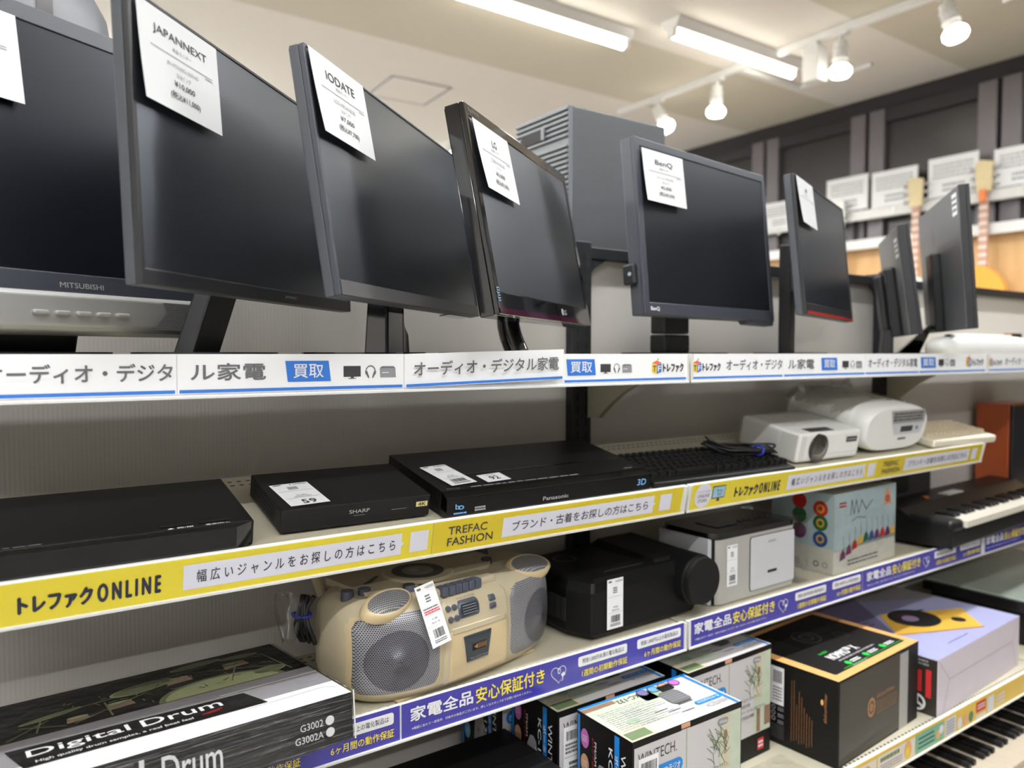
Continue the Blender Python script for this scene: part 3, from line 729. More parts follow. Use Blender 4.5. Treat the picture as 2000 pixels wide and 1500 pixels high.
# ------------------------------------------------------------------ monitors on the top shelf
def a6_card(F, x, z, title, lines, price, tax, parent, label, w=.148, h=.105, proud=.003):
    """white A6 price sheet taped to the panel; F is the panel frame, (x, z) its lower left corner"""
    g = G(); n = 8; vs = []; W = .0004
    off = lambda u, v: proud + .004 * (1 - u) * (1 - v) ** 2 + .003 * (1 - v)
    for j in range(n + 1):
        for i in range(n + 1): vs.append((x + w * i / n, z + h * j / n, off(i / n, j / n)))
    fs = [(j * (n + 1) + i, j * (n + 1) + i + 1, (j + 1) * (n + 1) + i + 1, (j + 1) * (n + 1) + i) for j in range(n) for i in range(n)]
    g.add(vs, fs, 'card_paper', F, True)
    # print follows the curl of the sheet
    k = G(); base = Matrix.Identity(4)
    if title: k.text(base, title, .29 - .025 * len(title) + .1, .71 + .025 * len(title) - .1, .72, .83, 'ink', 0, .004) if len(title) > 3 else k.text(base, title, .44, .57, .72, .82, 'ink', 0, .004)
    k.text(base, '液晶モニター', .38, .62, .645, .685, 'ink_grey', 0)
    k.line(base, [(.12, .59), (.9, .59)], .007, 'ink_grey', 0); k.line(base, [(.8, .563), (.9, .563)], .01, 'ink_pale', 0)
    if lines:
        k.text(base, lines[0], .3, .7, .47, .52, 'ink_pale', 0); k.text(base, lines[1], .41, .59, .385, .435, 'ink_pale', 0)
    if price:
        k.text(base, price, .37, .63, .27, .34, 'ink', 0, .008); k.text(base, tax, .31, .69, .13, .22, 'ink', 0, .006)
    vs = []
    for (u, v, q) in k.v: vs.append((x + w * u, z + h * v, off(min(1, max(0, u)), min(1, max(0, v))) + .0006))
    b = len(g.v)
    for p in vs: g.v.append(tuple(F @ Vector(p)))
    for f, mi_ in zip(k.f, k.fm): g.f.append(tuple(i + b for i in f)); g.fm.append(g.mi(k.mats[mi_])); g.fs.append(False)
    return g.build('price_card', parent, label=label)

def monitor(label, x, y, zb, yaw, tilt, w, h, th=.04, bez=(.008, .008, .008, .02), hm='monitor_black', fm='monitor_black', sm='screen_matte', stand=None, side=None, grp='monitors on the top shelf', bev=.0025, recess=.0015, bulge=True):
    r = thing('monitor', label, 'monitor', (x, y, ZT + .0005), R(yaw), grp)
    M = Matrix.Translation((0, 0, zb - ZT)) @ Matrix.Rotation(-R(tilt), 4, 'X')
    hw = w / 2; L_, R_, T_, B_ = bez
    c = G(); c.box(-hw, hw, .008, th - .002, 0, h, side or hm, M); c.box(-hw + .002, hw - .002, th - .002, th, .002, h - .002, hm, M)
    if bulge: c.box(-hw * .62, hw * .62, th, th + .022, h * .12, h * .8, hm, M)
    c.build('rear_housing', r, bevel=bev)
    f = G()
    # front bezel: one closed ring around the panel opening
    O = [(-hw, 0), (hw, 0), (hw, h), (-hw, h)]; I = [(-hw + L_, B_), (hw - R_, B_), (hw - R_, h - T_), (-hw + L_, h - T_)]
    vs = [(p[0], 0, p[1]) for p in O] + [(p[0], 0, p[1]) for p in I] + [(p[0], .008, p[1]) for p in O] + [(p[0], .006, p[1]) for p in I]
    fs = []
    for i in range(4):
        j = (i + 1) % 4; fs += [(i, j, 4 + j, 4 + i), (i, 8 + i, 8 + j, j), (4 + i, 4 + j, 12 + j, 12 + i), (8 + i, 12 + i, 12 + j, 8 + j)]
    f.add(vs, fs, fm, M)
    fr = f.build('front_bezel', r, bevel=min(bev, .0015))
    s = G(); s.box(-hw + L_, hw - R_, recess, .006, B_, h - T_, sm, M); s.build('screen_panel', r)
    F = M @ frame((0, 0, 0), (1, 0, 0), (0, 0, 1))
    return r, M, F, hw
def neck(r, w, d0, d1, y, z1, m, x=0, dx=0, dy=0, name='stand_neck', taper=1.0):
    g = G(); a = w / 2; b = a * taper
    g.loft([[(x + dx - b, y + dy, .006), (x + dx + b, y + dy, .006), (x + dx + b, y + dy + d1, .006), (x + dx - b, y + dy + d1, .006)],
            [(x - a, y, z1), (x + a, y, z1), (x + a, y + d0, z1), (x - a, y + d0, z1)]], m, None, False)
    return g.build(name, r, bevel=.004)
def base(r, w, d, y, m, x=0, th=.008):
    g = G(); pts = []
    for i in range(32):
        t = 2 * PI * i / 32; c, s = math.cos(t), math.sin(t); pts.append((x + w / 2 * math.copysign(abs(c) ** .6, c), y + d / 2 * math.copysign(abs(s) ** .6, s)))
    g.prism(pts, th, m); return g.build('stand_base', r, bevel=.002)

# 1: oldest one, grey speaker bar below the screen
r, M, F, hw = monitor('old monitor with a grey speaker bar and five buttons, first on the left', .113, 1.072, 1.472, 27.8, 6.8, .43, .344, .05, (.022, .022, .022, .024), 'monitor_grey', 'monitor_grey', 'screen_deep', bev=.004)
g = G(); n = 14; ring0 = []
sec = [(-.004, 0), (-.010, -.006), (-.007, -.022), (-.003, -.040), (.004, -.046), (.045, -.046), (.05, 0)]
g.loft([[(-hw, p[0], p[1]) for p in sec], [(hw * .93, p[0], p[1]) for p in sec]], 'silver_plastic', M, False)
F2 = M @ frame((0, -.0095, 0), (1, 0, 0), (0, .12, 1))
bar = g.build('speaker_bar', r, bevel=.002, label='grey speaker bar under the screen')
g = G(); pts = [(.105, -.0065), (.20, -.008), (.20, -.043), (.09, -.043), (.112, -.02)]
g.add([(p[0], -.0104 + .0035 * ((-p[1] - .006) / .034), p[1]) for p in pts], [(0, 1, 2, 3, 4)], 'grille_silver', M); g.build('speaker_grille', bar)
for k in range(5):
    b = G(); b.box(-.068 + .026 * k, -.05 + .026 * k, -.0115, -.004, -.0285, -.0235, 'silver_plastic', M); b.build('button', bar, bevel=.0018)
g = G(); g.text(F, 'MITSUBISHI', -.028, .028, .006, .0125, 'silver_plastic', .0006, .01); g.build('brand_lettering', r)
a6_card(F, -.2, .217, '', None, '', '', r, 'white price sheet cut by the left edge')
neck(r, .12, .03, .04, .055, .08, 'monitor_black', -.02, 0, .02); base(r, .19, .15, .09, 'monitor_black', -.02)

# 2
r, M, F, hw = monitor('slim dark monitor turned right with the largest price sheet, second from the left', .343, 1.062, 1.471, 44.3, 2.2, .55, .305, .022, (.006, .006, .004, .018), 'monitor_side', 'monitor_black', bev=.002)
g = G(); g.text(F, 'JAPANNEXT', .035, .072, .006, .011, 'silver_plastic', .0006); g.build('brand_lettering', r)
a6_card(F, -hw + .008, .305 - .112, 'JAPANNEXT', ('JN-IPS238G180FHD', '23.8インチ'), '¥10,000', '(税込¥11,000)', r, 'white price sheet reading 10,000 yen')
neck(r, .066, .028, .03, .05, .14, 'monitor_black', -.005, -.03, .03); base(r, .19, .16, .1, 'monitor_black')

# 3: brushed lower bezel
r, M, F, hw = monitor('slim monitor with brushed lower bezel and a 7,000 yen sheet', .574, 1.048, 1.469, 40, 8.7, .555, .305, .022, (.005, .005, .003, .02), 'monitor_side', 'monitor_grey', 'screen_satin', bev=.002)
g = G(); g.rect(F, -hw + .004, hw - .004, .001, .0185, 'silver_dark', .0008); g.build('lower_trim', r, label='brushed dark grey strip')
g = G(); g.box(.14, .25, .012, .03, -.0012, .0006, 'gloss_black', M); g.build('button_strip', r)
a6_card(F, -hw + .004, .305 - .108, 'IODATE', ('LCD-MF241EDB', '23.8インチ'), '¥7,000', '(税込¥7,700)', r, 'white price sheet reading 7,000 yen')
neck(r, .06, .03, .04, .05, .15, 'gloss_black', 0, 0, 0, taper=1.05)
g = G(); g.prism([(.03, .0), (.055, .0), (.05, .03), (.034, .045), (.03, .085)], .05, 'gloss_black', Matrix(((1, 0, 0, 0), (0, 0, 1, .05), (0, 1, 0, .006), (0, 0, 0, 1)))); g.build('stand_foot', r, bevel=.004)
base(r, .21, .16, .1, 'gloss_black')

# 4: glossy piano-black frame with plum lower edge
r, M, F, hw = monitor('glossy black framed monitor with a plum red lower edge', .813, 1.035, 1.455, 34, 10.5, .49, .308, .032, (.014, .014, .018, .034), 'gloss_black', 'gloss_black', 'screen_matte', bev=.005)
g = G(); g.rect(F, -hw + .003, hw - .003, .0012, .0095, 'gloss_plum', .0007); g.build('lower_trim', r, label='plum red glossy strip')
g = G(); g.disc(F, .062, .018, .0062, 'silver_plastic', .0007); g.text(F, 'LG', .072, .086, .0135, .0225, 'silver_plastic', .0007, .02); g.text(F, 'L', .0600, .0640, .0150, .0205, 'dark_gap', .0009)
g.text(F, 'FLATRON', -hw + .012, -hw + .05, .296, .302, 'silver_dark', .0007)
for k in range(3): g.rect(F, -hw + .003, -hw + .012, .034 - .0075 * k, .039 - .0075 * k, 'pc_screen_blue', .0008); g.rect(F, -hw + .004, -hw + .011, .035 - .0075 * k, .038 - .0075 * k, 'dark_gap', .001)
g.build('brand_lettering', r)
a6_card(F, -hw + .016, .308 - .02 - .105, 'LG', ('22EN33S-B', '21.5インチワイド'), '¥3,000', '(税込¥3,300)', r, 'white price sheet reading 3,000 yen', w=.14)
g = G(); pts = []
for k in range(9): t = k / 8; pts.append((-.0 - .006 * t, .062 + .02 * math.sin(t * PI), .13 - .124 * t))
g.tube(pts, .02, 'gloss_black', 14); g.build('stand_neck', r); base(r, .2, .13, .125, 'gloss_black')

# 5: thick frame, wide
r, M, F, hw = monitor('thick framed black monitor with a 5,000 yen sheet beside the grey tower', 1.309, 1.10, 1.475, 8.1, 5.3, .50, .347, .034, (.017, .014, .017, .024), 'monitor_side', 'monitor_grey', 'screen_satin', bev=.004)
g = G(); g.text(F, 'BenQ', -hw + .018, -hw + .046, .007, .0155, 'white_ink', .0006, .02); g.build('brand_lettering', r)
g = G(); g.prism([(hw - .13, .001), (hw - .118, -.009), (hw - .006, -.011), (hw - .001, .001)], .02, 'monitor_grey', M @ Matrix(((1, 0, 0, 0), (0, 0, 1, .002), (0, 1, 0, 0), (0, 0, 0, 1)))); g.build('control_bump', r, bevel=.002)
g = G(); g.box(-hw - .012, -hw, .012, .04, .06, .10, 'monitor_black', M); g.cyl(M @ Vector((-hw - .0125, .022, .08)), M @ Vector((-hw - .0135, .022, .08)), .004, .004, 'silver_plastic', 14); g.build('side_hook', r, bevel=.004)
a6_card(F, -hw + .019, .347 - .019 - .106, 'BenQ', ('24インチ1920x1080', '液晶モニター'), '¥5,000', '(税込¥5,500)', r, 'white price sheet reading 5,000 yen', w=.138)
g = G(); g.box(-.047, .047, .1, .14, .05, .26, 'monitor_black'); g.box(-.048, .048, .099, .141, .008, .048, 'monitor_black'); g.build('stand_neck', r, bevel=.004)
g = G(); g.box(-.05, .05, .07, .1, .14, .2, 'monitor_black'); g.build('stand_mount', r, bevel=.003); base(r, .26, .17, .105, 'monitor_black')

# 6: small curved one with red line
r, M, F, hw = monitor('dark monitor with a thin red lower edge, before the second post', 1.742, 1.103, 1.486, 20.7, 5.9, .52, .312, .024, (.006, .006, .005, .026), 'monitor_side', 'monitor_black', 'screen_satin', bev=.003)
g = G(); g.rect(F, -hw + .01, hw - .1, .0012, .008, 'red_trim', .0007); g.rect(F, hw - .095, hw - .004, .0012, .006, 'red_trim', .0007); g.build('lower_trim', r, label='thin red strip')
a6_card(F, -hw + .008, .312 - .004 - .105, 'HP', None, '', '', r, 'white price sheet with small print')
g = G(); g.box(-.025, .025, .095, .125, .006, .28, 'monitor_black'); g.build('stand_neck', r, bevel=.004)
g = G(); g.box(-.03, .03, .06, .095, .16, .22, 'monitor_black'); g.build('stand_mount', r, bevel=.003); base(r, .22, .16, .1, 'monitor_black')

# 7, 8: seen from behind
def rear_label(r, M, th, x0, x1, z0, z1):
    F = M @ frame((0, th + .0006, 0), (-1, 0, 0), (0, 0, 1))
    g = G(); g.rect(F, -x1, -x0, z0, z1, 'paper', .0003); g.bars(F, -x1 + .004, -x0 - .004, z0 + .006, z1 - .006, 'ink_grey', 3, .5, .0006, 4); g.build('rear_label', r, label='white label on the back')
r, M, F, hw = monitor('smaller monitor seen from behind, left of the larger rear view one', 2.14, 1.115, 1.45, 36, 7.7, .37, .285, .03, hm='monitor_back_lit', side='monitor_black', bev=.002, bulge=False)
rear_label(r, M, .03, -.175, -.12, .205, .255)
g = G(); g.box(-.075, .055, .03, .058, -.0, .19, 'monitor_black', M); g.box(-.05, .03, .058, .075, .02, .175, 'monitor_black', M); g.build('rear_cover', r, bevel=.006)
neck(r, .07, .025, .03, .052, .07, 'monitor_black', -.03); base(r, .16, .05, .06, 'monitor_black', -.03)
r, M, F, hw = monitor('larger monitor seen from behind, last before the white appliance', 2.249, 1.051, 1.462, 37.1, 4.5, .50, .36, .026, hm='monitor_back_lit', side='monitor_black', bev=.002, bulge=False)
rear_label(r, M, .026, -.235, -.185, .29, .345)
g = G(); g.box(-.02, .06, .026, .05, .0, .22, 'monitor_black', M); g.build('rear_cover', r, bevel=.005)
g = G(); Fb = M @ frame((0, .0268, 0), (-1, 0, 0), (0, 0, 1)); g.ring(Fb, -.06, .27, .014, .018, 'silver_dark', .0005); g.build('brand_mark', r)
g = G(); g.box(.1, .112, .0264, .03, .06, .1, 'dark_gap', M); g.build('socket_recess', r)
neck(r, .05, .012, .06, .05, .085, 'gloss_black', .04, .07, .02); base(r, .14, .09, .09, 'gloss_black', .115)

# white rounded appliance at the end of the top shelf
r = thing('label_printer', 'low rounded white appliance at the right end of the top shelf', 'appliance', (2.45, 1.062, ZT + .0005), 0)
def superring(a, b, z, n=40, e=.55, cx=0, cy=0): return [(cx + a * math.copysign(abs(math.cos(2 * PI * i / n)) ** e, math.cos(2 * PI * i / n)), cy + b * math.copysign(abs(math.sin(2 * PI * i / n)) ** e, math.sin(2 * PI * i / n)), z) for i in range(n)]
g = G(); g.loft([superring(.28, .046, 0), superring(.295, .05, .016), superring(.29, .048, .036), superring(.25, .042, .05), superring(.18, .032, .056)], 'white_plastic'); g.build('body', r)
g = G(); g.loft([superring(.18, .03, .0555, cx=-.03), superring(.17, .028, .06, cx=-.03), superring(.12, .02, .063, cx=-.03)], 'white_clear'); g.build('lid', r)
g = G(); g.box(.16, .21, -.02, .015, .05, .068, 'monitor_black'); g.box(.13, .155, -.015, .012, .052, .064, 'copper'); g.build('control_knob', r, bevel=.004, label='dark knob on top')

# ------------------------------------------------------------------ far side of the shelving: tower and grey moulded case on its top shelf
g = G(); g.box(BX[0] - .6, BX[2], PY + .035, PY + .40, 1.605, 1.632, 'shelf_cream'); tag(g.build('display_shelf', bevel=.003), 'shelf behind the back panel that carries the grey computer tower', 'shelf')
r = thing('computer_tower', 'grey computer tower with a ribbed front, behind the monitors', 'computer', (1.255, 1.455, 1.633), 0)
g = G(); g.box(-.135, .16, -.1, .1, 0, .325, 'pc_grey'); g.build('case', r, bevel=.004)
g = G(); g.box(-.148, -.135, -.1, .1, 0, .325, 'pc_front')
for k in range(27):
    if k in (20,): continue
    g.box(-.153, -.148, -.1, .1, .006 + .0118 * k, .0125 + .0118 * k, 'pc_front')
fp = g.build('ribbed_front', r, bevel=.0015, label='grey front panel with horizontal ribs')
g = G(); g.box(-.1535, -.149, -.005, .075, .262, .29, 'dark_gap'); g.build('drive_bay', fp, label='black drive slot'); g = G(); g.box(-.157, -.15, -.02, -.008, .262, .29, 'pc_front'); g.build('eject_button', fp, bevel=.001)
r = thing('moulded_case', 'rounded pale grey case with a dark band, behind the old monitor at top left', 'equipment case', (.02, 1.50, 1.633), 0)
g = G()
prof = lambda x, k: [(x, -.09 * k * math.cos(a), .145 + (.17 * k) * math.sin(a) if math.sin(a) > -.8 else 0) for a in [PI * 2 * i / 28 for i in range(28)]]
sec = [(-.3, .75), (-.25, .95), (-.1, 1.02), (.0, 1.0), (.07, .96), (.12, .88), (.16, .76), (.18, .6), (.188, .4)]
def egg(x, k): return [(x, .1 * k * math.cos(2 * PI * i / 28), max(0.0, .2 + .225 * k * math.sin(2 * PI * i / 28))) for i in range(28)]
g.loft([egg(*s) for s in sec], 'grey_case'); g.build('shell', r)
g = G(); g.loft([[(x, y * 1.03, .2 + (z - .2) * 1.03 if z > .02 else 0) for x, y, z in egg(xx, kk)] for xx, kk in ((.075, .955), (.097, .925))], 'cable_black'); g.build('strap', r, label='dark band around the case')

# ------------------------------------------------------------------ things on the sloping shelf
def on_slope(name, label, cat, x, y, yaw=0, group=None): 
    p = Matrix.Rotation(TILT, 4, 'X') @ Vector((0, y, .0005))
    return thing(name, label, cat, (x, 1.0 + p.y, ZY + p.z), R(yaw), group, TILT)
# long recorder at the left edge
r = on_slope('disc_recorder', 'black disc recorder with glossy chamfered front at the left edge', 'recorder', .08, .003)
g = G(); g.box(-.215, .217, .012, .178, .004, .036, 'recorder_black'); g.build('case', r, bevel=.002)
g = G(); g.prism([(-.215, .014), (-.215, .0), (.192, .0), (.217, .014)], .033, 'recorder_gloss', Matrix.Translation((0, 0, .002))); fp = g.build('front_panel', r, bevel=.001, label='glossy black front')
Ft = top(0, 0, .0362)
for k, s_ in enumerate(('▲ 開/閉', '電源切/入')):
    b = G(); b.box(.105 + .045 * k, .142 + .045 * k, .02, .026, .035, .0372, 'recorder_gloss'); b.build('button', r, bevel=.0008)
    b = G(); b.text(Ft, s_, .112 + .045 * k, .142 + .045 * k, .0125, .0165, 'white_ink', .0006); b.build('button_lettering', r)
g = G(); g.bars(Ft, -.2, -.02, .014, .018, 'ink_grey', 1, .6, .0006, 9); g.build('trim_lettering', r)
# small tuner
r = on_slope('tuner_box', 'small black tuner box with a gold 4K badge and a label numbered 59', 'tuner', .452, .03, -1)
g = G(); g.box(-.114, .114, 0, .15, .003, .037, 'sharp_black'); g.build('case', r, bevel=.002)
g = G()
for k in range(4): g.box(-.1146, -.1138, .03, .13, .009 + .006 * k, .012 + .006 * k, 'dark_gap')
g.build('side_vents', r)
F = front(0, -.0002, 0); g = G(); g.text(F, 'SHARP', -.016, .015, .021, .0265, 'silver_plastic', .0005, .02); g.bars(F, -.009, .008, .0165, .0185, 'ink_grey', 1, .8, .0005)
g.bars(F, .05, .075, .019, .0205, 'ink_pale', 1, .6, .0005, 7); g.build('brand_lettering', r)
g = G(); g.rect(F, .09, .109, .0195, .0275, 'label_gold', .0006); g.text(F, '4K', .093, .106, .021, .0263, 'ink', .001, .03, .1); g.build('badge', r, label='gold 4K badge')
g = G(); price_label(g, top(-.098, .008, .0371) @ Matrix.Rotation(R(4), 4, 'Z'), 0, 0, .058, .085, '¥3,000', '(税込¥3,300)', num='59'); g.build('price_label', r, label='white price label numbered 59')
# wide recorder
r = on_slope('disc_recorder', 'widest black disc recorder with slanted glossy front and two white labels', 'recorder', .798, .004)
g = G(); g.box(-.215, .215, .02, .205, .003, .040, 'recorder_black'); g.box(-.19, .2, .08, .083, .040, .0406, 'recorder_gloss'); g.build('case', r, bevel=.0025)
g = G(); g.prism([(.02, .003), (.0, .006), (.004, .034), (.02, .0395)], .43, 'recorder_gloss', Matrix(((0, 0, 1, -.215), (1, 0, 0, 0), (0, 1, 0, 0), (0, 0, 0, 1)))); g.build('front_panel', r, bevel=.0012, label='glossy black front')
F = frame((0, -.0002, .006), (1, 0, 0), (0, .004, .028)); g = G(); g.text(F, 'Panasonic', -.032, .022, .006, .0125, 'silver_plastic', .0006, .02)
g.ring(F, -.19, .013, .003, .0055, 'blue_disc', .0006, 18, .6); g.text(F, 'b', -.2, -.192, .011, .019, 'blue_disc', .0007, .02); g.bars(F, -.203, -.18, .003, .006, 'blue_disc', 1, .8, .0006); g.bars(F, -.165, -.145, .004, .012, 'silver_plastic', 2, .7, .0006)
g.text(F, '3D', .182, .203, .010, .021, 'blue_disc', .0006, .03, .15)
Ft = top(0, 0, .0402); g.text(Ft, 'Blu-ray', -.203, -.18, .024, .028, 'silver_plastic', .0006); g.bars(Ft, -.16, .06, .023, .028, 'ink_pale', 1, .7, .0006, 12); g.bars(Ft, .17, .19, .026, .03, 'silver_plastic', 1, .7, .0006, 13); g.build('brand_lettering', r)
g = G(); price_label(g, top(-.188, .036, .0403) @ Matrix.Rotation(R(6), 4, 'Z'), 0, 0, .05, .092, '¥9,000', '(税込¥9,900)'); g.build('price_label', r, label='long white price label with barcode')
g = G(); Fl = top(-.122, .034, .0405) @ Matrix.Rotation(R(4), 4, 'Z'); g.rect(Fl, 0, .048, 0, .034, 'paper', .0008); g.text(Fl, '92', .015, .033, .008, .022, 'ink', .0012, .02); g.text(Fl, 'リモコン', .014, .034, .025, .031, 'ink_grey', .0012); g.build('number_label', r, label='white label numbered 92')
# black keyboard with bundled cable
r = on_slope('computer_keyboard', 'black computer keyboard with a bundled cable lying on it', 'keyboard', 1.245, .006, -1.5)
g = G(); g.box(-.212, .205, 0, .15, .002, .012, 'key_black'); g.build('tray', r, bevel=.003)
rows = [(.134, 15, [1] * 15), (.108, 14, [1] * 13 + [2]), (.0885, 14, [1.5] + [1] * 12 + [1.5]), (.069, 13, [1.75] + [1] * 11 + [2.25]), (.0495, 12, [2.25] + [1] * 10 + [2.75]), (.028, 8, [1.25, 1.25, 1.25, 6.25, 1.25, 1.25, 1.25, 1.25])]
nk = 0
for yy, n_, ws in rows:
    xx = -.204; k = .274 / sum(ws)
    for wv_ in ws:
        if nk < 98:
            g = G(); a, b = xx + .0012, xx + wv_ * k - .0012; y0_, y1_ = yy - .0085, yy + .0085
            g.loft([[(a, y0_, .012), (b, y0_, .012), (b, y1_, .012), (a, y1_, .012)], [(a + .0022, y0_ + .002, .022), (b - .0022, y0_ + .002, .022), (b - .0022, y1_ - .001, .022), (a + .0022, y1_ - .001, .022)]], 'key_black', None, False)
            g.build('key', r, bevel=.0008, seg=1); nk += 1
        xx += wv_ * k
g = G()
for blk, c0, cn in ((.080, 0, 3), (.145, 3, 4)):
    for yy in (.134, .108, .0885, .069, .0495, .028):
        for c in range(cn):
            xx = blk + .0195 * c - .0; a, b = xx, xx + .017
            if xx + .017 > .203: continue
            g.loft([[(a, yy - .0085, .012), (b, yy - .0085, .012), (b, yy + .0085, .012), (a, yy + .0085, .012)], [(a + .002, yy - .0065, .022), (b - .002, yy - .0065, .022), (b - .002, yy + .0075, .022), (a + .002, yy + .0075, .022)]], 'key_black', None, False)
o = g.build('key_block', r, bevel=.0008, seg=1); o['kind'] = 'stuff'; o['label'] = 'navigation and number keys'
g = G()
for k in range(7):
    pts = []; a0 = .0022 * k; rnd = random.Random(k)
    for i in range(41):
        t = 2 * PI * i / 40; pts.append((.118 + (.083 - .003 * (k % 3)) * math.cos(t) + .006 * math.sin(3 * t + k), .086 + (.017 + .0025 * (k % 4)) * math.sin(t) - .028 * math.cos(t), .0255 + .0042 * (k // 2) + .004 * math.cos(2 * t + k) + (.022 if math.cos(t) < -.5 else 0) * (abs(math.cos(t)) - .5)))
    g.tube(pts, .0024, 'cable_black', 7)
g.build('cable', r)
g = G(); g.tube([(.15 + .004 * math.sin(2 * PI * i / 16), .062 + .014 * math.cos(2 * PI * i / 16), .032 + .010 * math.sin(2 * PI * i / 16)) for i in range(17)], .0026, 'tie_blue', 8); g.build('cable_tie', r, label='blue wire tie')
# white mini projector
r = on_slope('mini_projector', 'white mini projector with a round front lens beside the black keyboard', 'projector', 1.61, .028, -1)
g = G(); g.box(-.118, .118, 0, .165, .004, .072, 'white_plastic'); g.build('body', r, bevel=.008, seg=3)
g = G()
for k in range(15): g.box(-.1186, -.1178, .006, .05, .012 + .0037 * k, .0138 + .0037 * k, 'white_clear')
for k in range(15): g.box(-.112, -.095, -.0006, .001, .012 + .0037 * k, .0138 + .0037 * k, 'white_clear')
g.build('side_grille', r)
g = G(); g.cyl((-.048, .01, .037), (-.048, -.005, .037), .033, .032, 'gloss_black', 32); ln = g.build('lens_ring', r)
g = G(); g.loft([[(-.048 + rr * math.cos(2 * PI * i / 28), yy, .037 + rr * math.sin(2 * PI * i / 28)) for i in range(28)] for rr, yy in ((.027, -.0052), (.022, -.0075), (.012, -.009), (.003, -.0095))], 'lens_glass'); g.build('lens', ln)
F = front(0, -.0004, 0); g = G(); g.rect(F, .058, .1, .044, .057, 'print_grey', .0006); g.bars(F, .062, .096, .048, .053, 'silver_plastic', 1, .7, .001); g.line(F, [(-.01, .02), (.117, .02)], .0006, 'silver_plastic'); g.build('badge', r)
g = G(); g.box(-.07, .02, .01, .035, .0718, .0728, 'print_grey'); g.build('control_panel', r, bevel=.0005)
g = G(); g.text(left(-.1184, .1, .01), '+1080', .0, .035, .0, .012, 'ink_grey', .0008); g.build('side_lettering', r)
g = G(); g.box(-.1215, .1215, .052, .17, .0015, .0755, 'clear_film'); g.build('clear_wrap', r, bevel=.006, seg=2, label='clear film around the rear half')
# white cd radio in a bag
r = on_slope('cd_radio', 'white compact disc radio in a clear bag, right of the mini projector', 'radio', 1.90, .032, 0)
def dface(k, y): 
    pts = []
    for i in range(40):
        t = 2 * PI * i / 40; c, s = math.cos(t), math.sin(t)
        pts.append((.148 * k * math.copysign(abs(c) ** .62, c), y, .062 + .058 * k * math.copysign(abs(s) ** (.75 if s > 0 else .6), s)))
    return pts
g = G(); g.loft([dface(.93, 0), dface(.99, .008), dface(1.0, .03), dface(1.0, .2), dface(.95, .225)], 'white_plastic'); g.build('body', r)
F = front(0, -.0004, 0); g = G(); g.poly(F, [(-.045, .108), (.118, .108), (.122, .075), (-.03, .075)], 'silver_plastic', .0007); g.bars(F, -.03, .11, .080, .104, 'print_grey', 3, .6, .001, 8)
g.poly(F, [(-.03, .073), (.122, .073), (.11, .045), (-.012, .045)], 'printer_white', .0007); g.rect(F, .012, .07, .052, .067, 'print_grey', .001); g.disc(F, .09, .06, .005, 'print_grey', .001); g.build('control_panel', r, label='grey control panel')
g = G(); g.rect(F, .008, .045, .032, .037, 'ink_grey', .0007); g.build('brand_lettering', r)
g = G(); g.tube([(-.12, .2, .1), (-.11, .22, .125), (.11, .22, .125), (.12, .2, .1)], .008, 'white_plastic'); g.build('handle', r)
g = G(); g.loft([[(p[0] * 1.04, p[1], (p[2] - .06) * 1.05 + .0625) for p in dface(1, yy)] for yy in (.05, .1, .15, .2, .235)], 'clear_film')
kn = [superring(.05 * q, .025 * q, z, 24, .8, -.06, .15) for q, z in ((1, .122), (.35, .135), (.5, .15), (1.05, .164), (.8, .176))]
g.loft(kn, 'clear_film'); g.build('plastic_bag', r, label='clear plastic bag knotted on top')
# beige keyboard at the end
r = on_slope('computer_keyboard', 'yellowed beige keyboard at the far end of the sloping shelf', 'keyboard', 2.235, .004, -3)
g = G(); g.box(-.17, .15, 0, .15, .002, .024, 'beige_body'); g.build('tray', r, bevel=.006, seg=3)
for j in range(5):
    for i in range(14):
        g = G(); a = -.16 + .0215 * i; y0_ = .03 + .021 * j; g.loft([[(a, y0_, .022), (a + .0195, y0_, .022), (a + .0195, y0_ + .019, .022), (a, y0_ + .019, .022)], [(a + .003, y0_ + .003, .033), (a + .0165, y0_ + .003, .033), (a + .0165, y0_ + .017, .033), (a + .003, y0_ + .017, .033)]], 'beige_key', None, False); g.build('key', r)
# ------------------------------------------------------------------ things on the violet signed shelf
# wrapped digital drum carton, left: its back rests on the shelf, its front on the raised edge
DW, DD, DH = .47, .292, .0575
r = thing('drum_carton', 'long wrapped black and white digital drum carton at the lower left', 'carton', (.389, .907, .9085))
r.matrix_basis = Matrix.Translation((.389, .907, .9085)) @ Matrix.Rotation(R(2.5), 4, 'Z') @ Matrix.Rotation(R(-5), 4, 'X')
g = G(); g.box(-DW, 0, 0, DD, 0, DH - .0005, 'wrap_black'); g.box(-DW, 0, 0, DD, DH - .0005, DH, 'carton_black')
T_ = top(0, 0, DH)
